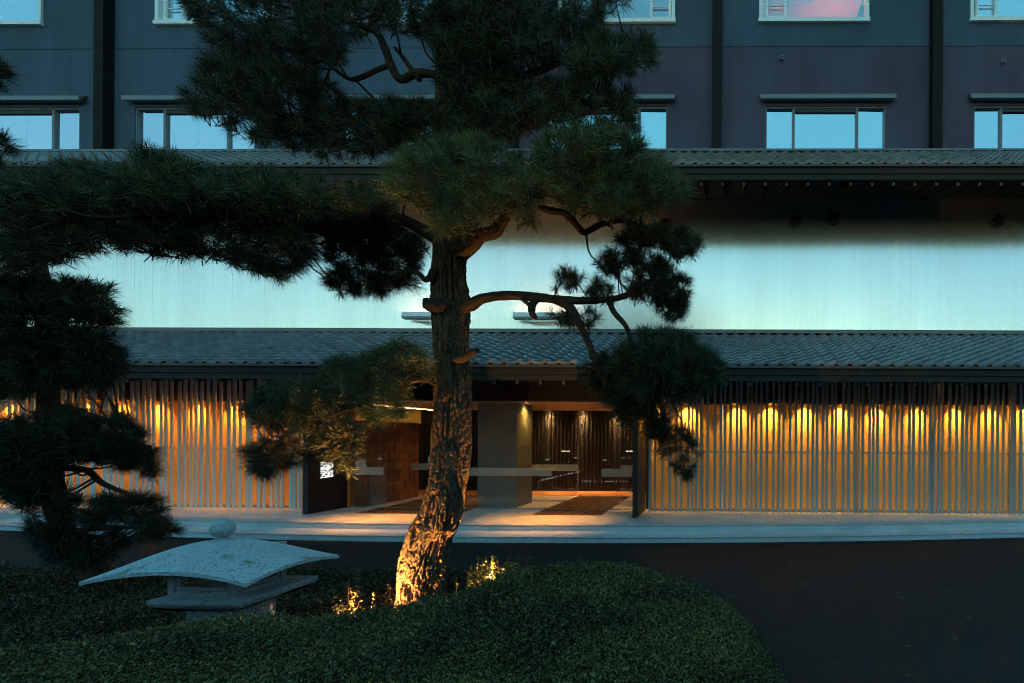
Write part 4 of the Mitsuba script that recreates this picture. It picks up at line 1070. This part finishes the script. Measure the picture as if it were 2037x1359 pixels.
S1 = 18.5
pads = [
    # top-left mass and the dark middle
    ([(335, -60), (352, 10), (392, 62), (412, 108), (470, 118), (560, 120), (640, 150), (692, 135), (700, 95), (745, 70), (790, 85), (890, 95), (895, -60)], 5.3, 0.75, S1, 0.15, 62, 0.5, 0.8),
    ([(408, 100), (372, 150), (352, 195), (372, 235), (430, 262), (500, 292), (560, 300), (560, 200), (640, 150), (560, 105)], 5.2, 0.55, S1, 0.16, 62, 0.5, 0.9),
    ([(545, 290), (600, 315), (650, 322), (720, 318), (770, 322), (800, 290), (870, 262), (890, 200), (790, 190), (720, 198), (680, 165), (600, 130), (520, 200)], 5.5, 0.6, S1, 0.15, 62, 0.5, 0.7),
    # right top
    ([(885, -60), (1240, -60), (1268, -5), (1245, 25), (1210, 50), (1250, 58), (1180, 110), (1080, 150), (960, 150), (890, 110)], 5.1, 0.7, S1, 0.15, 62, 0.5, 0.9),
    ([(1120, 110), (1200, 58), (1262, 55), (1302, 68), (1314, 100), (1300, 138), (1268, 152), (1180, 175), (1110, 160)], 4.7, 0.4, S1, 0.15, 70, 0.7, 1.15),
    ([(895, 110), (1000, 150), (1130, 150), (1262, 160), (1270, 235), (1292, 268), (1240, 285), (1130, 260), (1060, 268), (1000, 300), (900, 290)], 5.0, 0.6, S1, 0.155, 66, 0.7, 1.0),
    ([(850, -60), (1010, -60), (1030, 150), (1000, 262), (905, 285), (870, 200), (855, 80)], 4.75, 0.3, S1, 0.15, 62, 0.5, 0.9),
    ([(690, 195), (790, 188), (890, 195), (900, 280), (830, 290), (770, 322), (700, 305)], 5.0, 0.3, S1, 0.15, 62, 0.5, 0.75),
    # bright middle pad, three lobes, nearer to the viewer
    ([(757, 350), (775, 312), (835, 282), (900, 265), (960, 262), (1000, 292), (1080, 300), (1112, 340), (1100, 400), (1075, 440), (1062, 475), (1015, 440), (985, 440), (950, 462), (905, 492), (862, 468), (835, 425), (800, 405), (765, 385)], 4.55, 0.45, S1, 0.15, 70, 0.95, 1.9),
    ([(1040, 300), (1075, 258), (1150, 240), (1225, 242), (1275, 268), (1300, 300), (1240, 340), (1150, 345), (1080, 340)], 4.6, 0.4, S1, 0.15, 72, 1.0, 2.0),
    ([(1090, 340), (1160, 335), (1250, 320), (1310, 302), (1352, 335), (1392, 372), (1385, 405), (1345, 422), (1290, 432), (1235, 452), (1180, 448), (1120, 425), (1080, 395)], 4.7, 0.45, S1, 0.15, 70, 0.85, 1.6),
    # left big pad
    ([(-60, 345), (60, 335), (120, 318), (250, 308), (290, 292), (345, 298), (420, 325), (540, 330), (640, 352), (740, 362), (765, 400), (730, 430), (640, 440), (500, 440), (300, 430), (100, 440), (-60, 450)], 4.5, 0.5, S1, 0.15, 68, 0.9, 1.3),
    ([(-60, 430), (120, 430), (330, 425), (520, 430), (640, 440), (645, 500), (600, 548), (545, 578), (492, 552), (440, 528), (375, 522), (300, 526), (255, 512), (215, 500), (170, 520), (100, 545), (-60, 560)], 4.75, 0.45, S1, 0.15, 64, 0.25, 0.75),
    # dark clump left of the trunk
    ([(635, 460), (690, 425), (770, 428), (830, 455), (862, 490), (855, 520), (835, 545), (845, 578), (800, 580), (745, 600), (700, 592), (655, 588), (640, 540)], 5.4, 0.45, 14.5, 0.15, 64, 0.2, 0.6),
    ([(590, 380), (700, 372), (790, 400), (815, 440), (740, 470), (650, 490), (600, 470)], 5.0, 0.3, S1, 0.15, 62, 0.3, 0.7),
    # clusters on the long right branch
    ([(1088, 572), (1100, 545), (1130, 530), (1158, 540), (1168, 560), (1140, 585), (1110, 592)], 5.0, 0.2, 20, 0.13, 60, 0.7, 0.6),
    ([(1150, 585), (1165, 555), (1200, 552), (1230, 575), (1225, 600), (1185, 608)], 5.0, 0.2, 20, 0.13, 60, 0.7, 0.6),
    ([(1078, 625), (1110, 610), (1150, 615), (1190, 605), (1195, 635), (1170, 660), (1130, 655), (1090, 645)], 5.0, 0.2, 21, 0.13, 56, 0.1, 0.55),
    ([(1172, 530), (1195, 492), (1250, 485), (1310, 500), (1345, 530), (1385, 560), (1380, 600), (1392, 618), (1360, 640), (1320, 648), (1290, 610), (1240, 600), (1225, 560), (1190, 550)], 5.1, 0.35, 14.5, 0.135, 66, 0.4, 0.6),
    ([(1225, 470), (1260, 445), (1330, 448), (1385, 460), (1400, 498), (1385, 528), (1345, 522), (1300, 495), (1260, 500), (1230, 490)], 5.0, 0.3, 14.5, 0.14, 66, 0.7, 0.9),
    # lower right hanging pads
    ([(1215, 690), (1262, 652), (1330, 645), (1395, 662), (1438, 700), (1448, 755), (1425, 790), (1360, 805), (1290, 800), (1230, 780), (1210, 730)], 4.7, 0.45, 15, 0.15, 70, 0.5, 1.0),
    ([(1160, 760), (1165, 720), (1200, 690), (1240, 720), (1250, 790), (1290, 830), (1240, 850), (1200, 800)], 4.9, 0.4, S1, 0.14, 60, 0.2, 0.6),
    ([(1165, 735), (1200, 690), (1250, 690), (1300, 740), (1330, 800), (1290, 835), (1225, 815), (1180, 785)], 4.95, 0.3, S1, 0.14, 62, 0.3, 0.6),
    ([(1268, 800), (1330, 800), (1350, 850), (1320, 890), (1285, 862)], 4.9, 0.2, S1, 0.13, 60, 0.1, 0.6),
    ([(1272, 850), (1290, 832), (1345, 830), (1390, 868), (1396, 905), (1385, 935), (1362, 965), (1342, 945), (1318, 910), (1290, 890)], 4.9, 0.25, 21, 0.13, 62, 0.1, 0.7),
    # lower left pads, needle colour raised on top of the garden light
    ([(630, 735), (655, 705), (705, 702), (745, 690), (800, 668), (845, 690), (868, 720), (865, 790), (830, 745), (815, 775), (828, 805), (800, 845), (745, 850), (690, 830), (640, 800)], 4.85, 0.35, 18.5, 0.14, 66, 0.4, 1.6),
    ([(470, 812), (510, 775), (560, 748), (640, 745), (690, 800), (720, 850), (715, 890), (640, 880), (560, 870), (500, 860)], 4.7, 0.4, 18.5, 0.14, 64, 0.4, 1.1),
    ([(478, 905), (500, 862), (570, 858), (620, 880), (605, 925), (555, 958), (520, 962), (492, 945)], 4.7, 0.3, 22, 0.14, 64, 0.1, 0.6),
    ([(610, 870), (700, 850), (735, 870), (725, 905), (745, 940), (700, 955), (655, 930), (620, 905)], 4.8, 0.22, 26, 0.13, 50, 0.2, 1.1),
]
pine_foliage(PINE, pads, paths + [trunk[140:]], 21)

PINE2 = thing('pine_tree', 'smaller dark pine at the left edge with low drooping pads behind the lantern', 'pine tree')
t2 = path([(196, 1215, 44), (190, 1150, 40), (165, 1110, 36), (130, 1060, 34), (105, 980, 34), (98, 880, 32), (96, 780, 31), (95, 700, 30), (92, 620, 28), (80, 540, 24), (60, 470, 14)], 5.4, 220)
obj('trunk', bark_tube(t2, 40, 0.02, 33), 'm_bark', PINE2, smooth=True)
p2 = [t2]
for b_ in ([(98, 930, 14), (170, 935, 12), (205, 962, 10), (260, 985, 7), (310, 1010, 5)], [(96, 800, 14), (150, 860, 10), (230, 870, 7), (300, 890, 5)], [(95, 660, 14), (150, 620, 10), (200, 610, 7)], [(95, 700, 12), (40, 690, 8), (-20, 690, 5)],
           [(105, 990, 14), (60, 1000, 9), (0, 960, 6)], [(130, 1060, 14), (200, 1050, 10), (300, 1050, 6)]):
    sp = path(b_, 5.3, 12 * len(b_)); p2.append(sp)
    obj('branch', bark_tube(sp, 12, 0.008, 50 + len(p2)), 'm_bark', PINE2, smooth=True)
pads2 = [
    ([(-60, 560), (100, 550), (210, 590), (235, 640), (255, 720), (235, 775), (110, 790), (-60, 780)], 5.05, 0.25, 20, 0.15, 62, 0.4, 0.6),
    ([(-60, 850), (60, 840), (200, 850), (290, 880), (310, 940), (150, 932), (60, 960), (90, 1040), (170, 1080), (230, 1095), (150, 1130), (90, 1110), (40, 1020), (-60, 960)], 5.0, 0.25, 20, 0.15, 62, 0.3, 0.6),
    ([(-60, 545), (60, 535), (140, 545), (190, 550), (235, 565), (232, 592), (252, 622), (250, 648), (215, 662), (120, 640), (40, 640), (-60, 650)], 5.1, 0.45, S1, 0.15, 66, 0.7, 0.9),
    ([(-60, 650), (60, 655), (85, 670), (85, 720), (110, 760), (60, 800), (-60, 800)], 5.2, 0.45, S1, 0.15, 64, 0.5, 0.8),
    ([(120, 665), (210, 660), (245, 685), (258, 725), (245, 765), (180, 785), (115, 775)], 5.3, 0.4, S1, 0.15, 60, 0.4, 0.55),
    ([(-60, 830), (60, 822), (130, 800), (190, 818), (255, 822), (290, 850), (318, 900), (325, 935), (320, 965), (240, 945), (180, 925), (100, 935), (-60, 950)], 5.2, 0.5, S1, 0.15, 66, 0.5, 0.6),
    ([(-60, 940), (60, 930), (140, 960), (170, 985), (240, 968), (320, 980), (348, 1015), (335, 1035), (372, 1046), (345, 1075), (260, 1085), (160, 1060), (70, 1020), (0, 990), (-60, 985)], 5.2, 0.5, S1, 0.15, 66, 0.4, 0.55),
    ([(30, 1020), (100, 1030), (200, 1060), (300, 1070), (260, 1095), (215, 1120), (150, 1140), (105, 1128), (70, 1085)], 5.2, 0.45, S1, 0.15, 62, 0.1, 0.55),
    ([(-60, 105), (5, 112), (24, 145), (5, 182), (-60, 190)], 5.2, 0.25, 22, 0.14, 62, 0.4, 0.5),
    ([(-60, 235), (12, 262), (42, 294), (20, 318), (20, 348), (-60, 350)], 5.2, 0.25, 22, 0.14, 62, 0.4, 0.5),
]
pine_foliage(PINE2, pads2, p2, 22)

# ------------------------------------------------------------------ garden spotlights and the sprigs around them
for i, (pos, tgt, inten, cut, beam_) in enumerate((((-3.66, 4.58, 0.27), (-3.37, 5.13, 0.82), 29.0, 50, 5), ((-2.44, 5.13, 0.53), (-2.93, 5.00, 1.25), 15.0, 74, 3), ((-3.80, 4.68, 0.36), (-3.74, 4.78, 2.75), 27.0, 18, 7))):  # the third lamp is added to brighten the low left pad
    gl = thing('garden_spotlight', ['small garden spotlight hidden in the lit shrub at the front left of the trunk', 'small garden spotlight glowing in the shrub right of the trunk', 'small added garden spotlight hidden in the shrub farther left, aimed at the low branch'][i], 'garden light', 'garden spotlights at the pine')
    p, t_ = np.array(pos), np.array(tgt); ax = (t_ - p) / np.linalg.norm(t_ - p)
    a = np.cross(ax, [0, 1, 0.1]); a /= np.linalg.norm(a); Rm = np.stack([a, np.cross(ax, a), ax], 1)
    obj('body', moved(lathe([(0.0, -0.14), (0.03, -0.14), (0.045, -0.10), (0.05, 0.0), (0.044, 0.0), (0.042, -0.02), (0.0, -0.02)], 24), p, Rm), 'm_lamp_metal', gl, smooth=40)
    e = obj('lens', moved(lathe([(0.0, -0.012), (0.041, -0.012)], 20), p, Rm), None, gl)
    v = meshkit.WRITTEN[scene[e]['filename']]; tr = v[0][v[1][0]]
    if np.dot(np.cross(tr[1] - tr[0], tr[2] - tr[0]), ax) < 0:
        scene[e]['flip_normals'] = True
    scene[e]['emitter'] = {'type': 'area', 'radiance': lit(60, 40, 14), 'sampling_weight': 0.0}
    obj('stake', tube([p - [0, 0, 0.08] - ax * 0.07, [p[0], p[1], 0.02]], [0.012, 0.012], 8), 'm_lamp_metal', gl)
    spot('bulb_' + gl, p + ax * 0.01, tgt, inten, cut, beam_, color=np.array([1.0, 0.50, 0.13]), weight=3.0)


def sprigs(name, label, centers, n_leaf, seed, size, col, S=None, part='stems', lpart='leaves'):
    r = np.random.default_rng(seed)
    S = S or thing(name, label, 'azalea shrub')
    tw, V, Fc, Cc, o = [], [], [], [], 0
    for (x, y, z, h) in centers:
        top_ = np.array([x + r.normal(0, 0.04), y + r.normal(0, 0.04), z + h])
        pth = spline([[x, y, z], (np.array([x, y, z]) + top_) / 2 + r.normal(0, 0.015, 3), top_], 7)
        tw.append(tube(pth, np.linspace(0.004, 0.0015, 7), 5, cap=False))
        for k in range(n_leaf):
            t = r.uniform(0.15, 1.05); q = pth[min(int(t * 6), 6)]
            d = r.normal(size=3) * [1, 1, 0.6] + [0, 0, 0.5]; d /= np.linalg.norm(d)
            s = np.cross(d, r.normal(size=3)); s /= np.linalg.norm(s); L = r.uniform(*size)
            V.append([q, q + d * L * 0.5 + s * L * 0.27, q + d * L, q + d * L * 0.5 - s * L * 0.27]); Fc += [[o, o + 1, o + 2], [o, o + 2, o + 3]]; o += 4
            Cc += [np.asarray(col) * r.uniform(0.6, 1.4)] * 4
    obj(part, cat(tw), 'm_twig', S, kind='stuff')
    obj(lpart, (np.array(V).reshape(-1, 3), np.array(Fc)), 'm_leaf', S, color=np.clip(np.array(Cc), 0, 1), kind='stuff')


r = np.random.default_rng(5)
cs = [(-2.46 + r.normal(0, 0.17), 5.20 + r.normal(0, 0.11), 0.40, r.uniform(0.12, 0.40)) for _ in range(170)] + [(X_(968, 5.3, 1130), 5.3, 0.36, 0.42), (X_(975, 5.32, 1130), 5.32, 0.36, 0.38), (X_(1005, 5.3, 1130), 5.3, 0.36, 0.34)]
sprigs('azalea_shrub', 'yellow-lit leafy sprigs around the right garden light', cs, 16, 9, (0.025, 0.045), (0.085, 0.10, 0.022))
cs = [(r.uniform(-4.6, -3.88), r.uniform(4.78, 5.5), 0.25, r.uniform(0.10, 0.26)) for _ in range(90)] + [(-3.83 + r.normal(0, 0.08), 4.72 + abs(r.normal(0, 0.08)), 0.26, r.uniform(0.16, 0.36)) for _ in range(22)] + [(r.uniform(-3.95, -3.6), r.uniform(5.3, 5.6), 0.25, r.uniform(0.10, 0.22)) for _ in range(30)]
sprigs('azalea_shrub', 'amber-lit twiggy shrub at the foot of the pine trunk, on its left', cs, 14, 10, (0.022, 0.038), (0.09, 0.07, 0.022))

cs = []
while len(cs) < 260:
    x, y = r.uniform(-3.6, 0.5), r.uniform(1.4, 5.0)
    h = float(h_mound(np.array([x]), np.array([y]))[0])
    if h > 0.3 and meshkit.noise(np.array([x * 1.7, y * 1.7, 2.0])) > 0.42:
        cs.append((x, y, h - 0.03, r.uniform(0.05, 0.11)))
sprigs('', '', cs, 11, 12, (0.016, 0.030), (0.13, 0.115, 0.035), S=mound, part='shoot_stems', lpart='shoot_leaves')
bits = []
for _ in range(150):
    x, y = r.uniform(-4, 6), r.uniform(3.0, 9.2)
    L, a, wd = r.uniform(0.015, 0.09), r.uniform(0, 3.14), r.uniform(0.0015, 0.004)
    d = np.array([math.cos(a), math.sin(a)]) * L / 2; n_ = np.array([-d[1], d[0]]) / (L / 2) * wd
    p = np.array([[x - d[0] - n_[0], y - d[1] - n_[1]], [x + d[0] - n_[0], y + d[1] - n_[1]], [x + d[0] + n_[0], y + d[1] + n_[1]], [x - d[0] + n_[0], y - d[1] + n_[1]]])
    bits.append((np.vstack([np.c_[p, np.full(4, 0.003)], np.c_[p, np.full(4, 0.006)]]), np.array([[4, 5, 6], [4, 6, 7], [0, 1, 5], [0, 5, 4], [1, 2, 6], [1, 6, 5], [2, 3, 7], [2, 7, 6], [3, 0, 4], [3, 4, 7]])))
k = obj('fallen_needles', cat(bits), mat('m_litter', P((0.22, 0.17, 0.12), 0.9, 0.1)))
labels[k] = {'label': 'sparse pale fallen needles and leaf bits on the dark drive', 'category': 'leaf litter', 'kind': 'stuff'}
